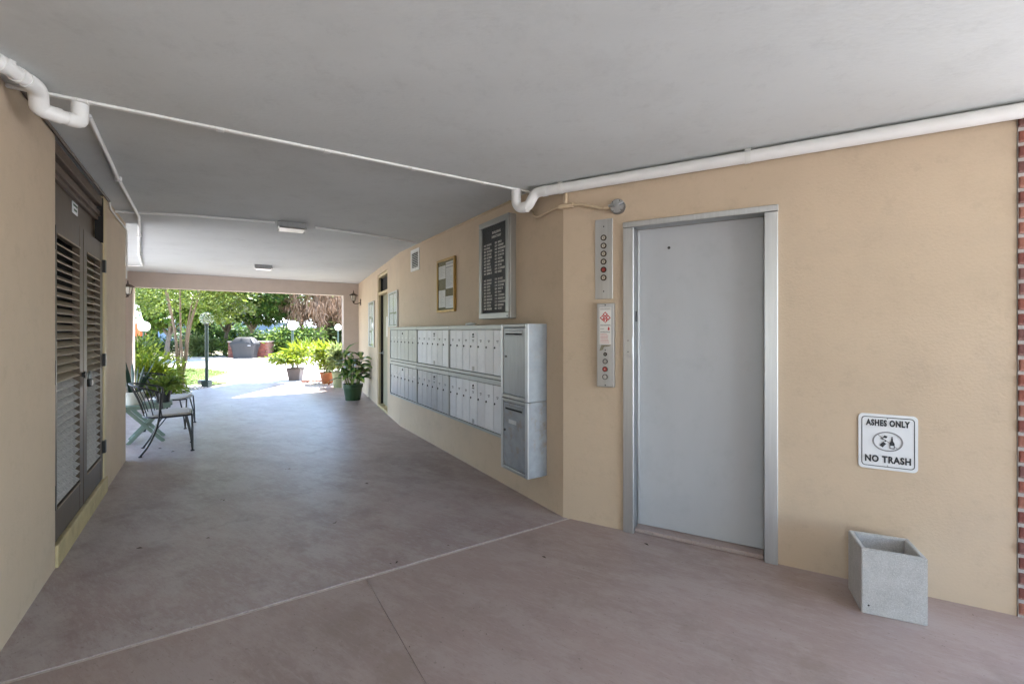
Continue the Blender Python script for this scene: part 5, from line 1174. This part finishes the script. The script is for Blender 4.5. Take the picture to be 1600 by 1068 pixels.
house(-27.5, 41.0, 10, 5, 2.5, 0.9, 'house_blue', 'pale blue house glimpsed through the trees behind the barbecue', [-3.4, -0.5, 2.6])

# ------------------------------------------------------------------ lawns, gravel and edging
def lawn(name, poly, n, label, seed, h=0.06):
    o = struct(MB().prism(poly, -0.099, 0.004).build(name, 'turf'))
    rng = np.random.default_rng(seed); P = np.array(poly); mn, mx_ = P.min(0), P.max(0); pts = []
    def inside(x, y):
        c = False; j = len(poly) - 1
        for i in range(len(poly)):
            xi, yi = poly[i]; xj, yj = poly[j]
            if (yi > y) != (yj > y) and x < (xj - xi) * (y - yi) / (yj - yi) + xi: c = not c
            j = i
        return c
    while len(pts) < n:
        x, y = rng.uniform(mn, mx_)
        if inside(x, y): pts.append((x, y, 0.003))
    g = leaf_cloud('grass', pts, np.tile([0, 0, 1.0], (n, 1)), h, 0.14, 'grass', None, rng, 0.45); tag(g, label, 'grass', kind='stuff')
def fl(px, py): Y = 690 * EYE / (py - 517); return ((px - 800) / 690 * Y, Y)
lawn('left_lawn', [(-8.05, 11.95), (-7.85, 12.35), (-8.3, 12.5), (-9.1, 13.0), (-9.35, 13.8), (-9.8, 15.4), (-11.8, 17.0), (-17.0, 17.9), (-17.0, 13.2), (-10.3, 12.3), (-8.7, 11.6)], 15000, 'sunlit short lawn left of the plaza', 71)
lawn('right_lawn', [(-5.55, 12.75), (-5.15, 12.55), (-3.4, 12.9), (-3.2, 18.0), (-5.9, 18.2), (-6.0, 15.6), (-5.5, 13.7)], 9000, 'patchy lawn behind the terracotta pot', 72)
def pebbles(name, poly, n, label, seed, m, s0, s1):
    rng = np.random.default_rng(seed); P = np.array(poly); mn, mx_ = P.min(0), P.max(0)
    ico = bmesh.new(); bmesh.ops.create_icosphere(ico, subdivisions=1, radius=1.0); V0 = np.array([v.co[:] for v in ico.verts]); F0 = [[v.index for v in f_.verts] for f_ in ico.faces]; ico.free()
    b = MB()
    for k in range(n):
        x, y = rng.uniform(mn, mx_); s_ = rng.uniform(s0, s1); sc = rng.uniform(0.6, 1.3, 3) * s_; sc[2] *= 0.6
        b.add(V0 * sc + np.array([x, y, 0.004 + sc[2] * 0.4]), F0)
    o = b.build(name, m); tag(o, label, 'gravel', kind='stuff')
pebbles('gravel', [(-5.6, 11.75), (-4.55, 12.45)], 260, 'white gravel around the terracotta pot', 81, 'pebble', 0.015, 0.045)
pebbles('gravel', [(-8.9, 10.1), (-7.75, 11.3)], 420, 'pale gravel bed under the multi-stemmed tree', 82, 'pebble', 0.015, 0.04)
struct(MB().prism([(-9.4, 9.3), (-7.62, 9.3), (-7.62, 10.1), (-8.12, 11.05), (-8.2, 11.9), (-9.0, 11.4), (-11, 11.5), (-11, 9.6)], -0.099, 0.003).build('planting_bed', 'plaza'))
r_ = random.Random(31)
for k in range(7):
    x = -5.85 + k * 0.10; y = 12.42 - k * 0.012
    b = MB().box(-0.055, 0.055, -0.06, 0.06, 0, 0.075, bev=0.02); o = b.build('edging_stone', 'redstone'); o.matrix_world = at(x, y, -0.012, r_.uniform(-0.4, 0.4))
    tag(o, ('first', 'second', 'third', 'fourth', 'fifth', 'sixth', 'last')[k] + ' reddish edging stone in the row, counted from the grey pot', 'stone', 'row of reddish edging stones')
# dry leaf scraps on the floor
b = MB(); r_ = random.Random(17)
for px, py in ((452, 732), (446, 733), (350, 781), (346, 780), (522, 817), (525, 815), (362, 634), (345, 635), (476, 633), (407, 641), (610, 880), (620, 878), (700, 852), (218, 856), (490, 1016), (494, 1012), (573, 755), (270, 705), (760, 990), (880, 985), (1180, 905), (640, 1010), (850, 870), (935, 990), (250, 700), (325, 840), (1334, 931), (1331, 926), (1337, 938), (1341, 945), (1333, 937), (1010, 850), (740, 950), (460, 960), (300, 1000), (1520, 960)):
    X, Y = fl(px, py); a = r_.uniform(0, 6.28); s_ = r_.uniform(0.010, 0.022) if py < 900 else r_.uniform(0.003, 0.006); c, q = math.cos(a), math.sin(a)
    b.add([(X + s_ * (u * c - v * q), Y + s_ * (u * q + v * c), 0.002 + w * s_) for u, v, w in ((-1, 0, 0), (0, -0.35, 0.25), (1, 0.1, 0.05), (0.1, 0.4, 0.2))], [(0, 1, 2), (0, 2, 3)])
tag(b.build('leaf_litter', 'dry_leaf'), 'dark scraps of dry leaf on the passage floor', 'litter', kind='stuff')
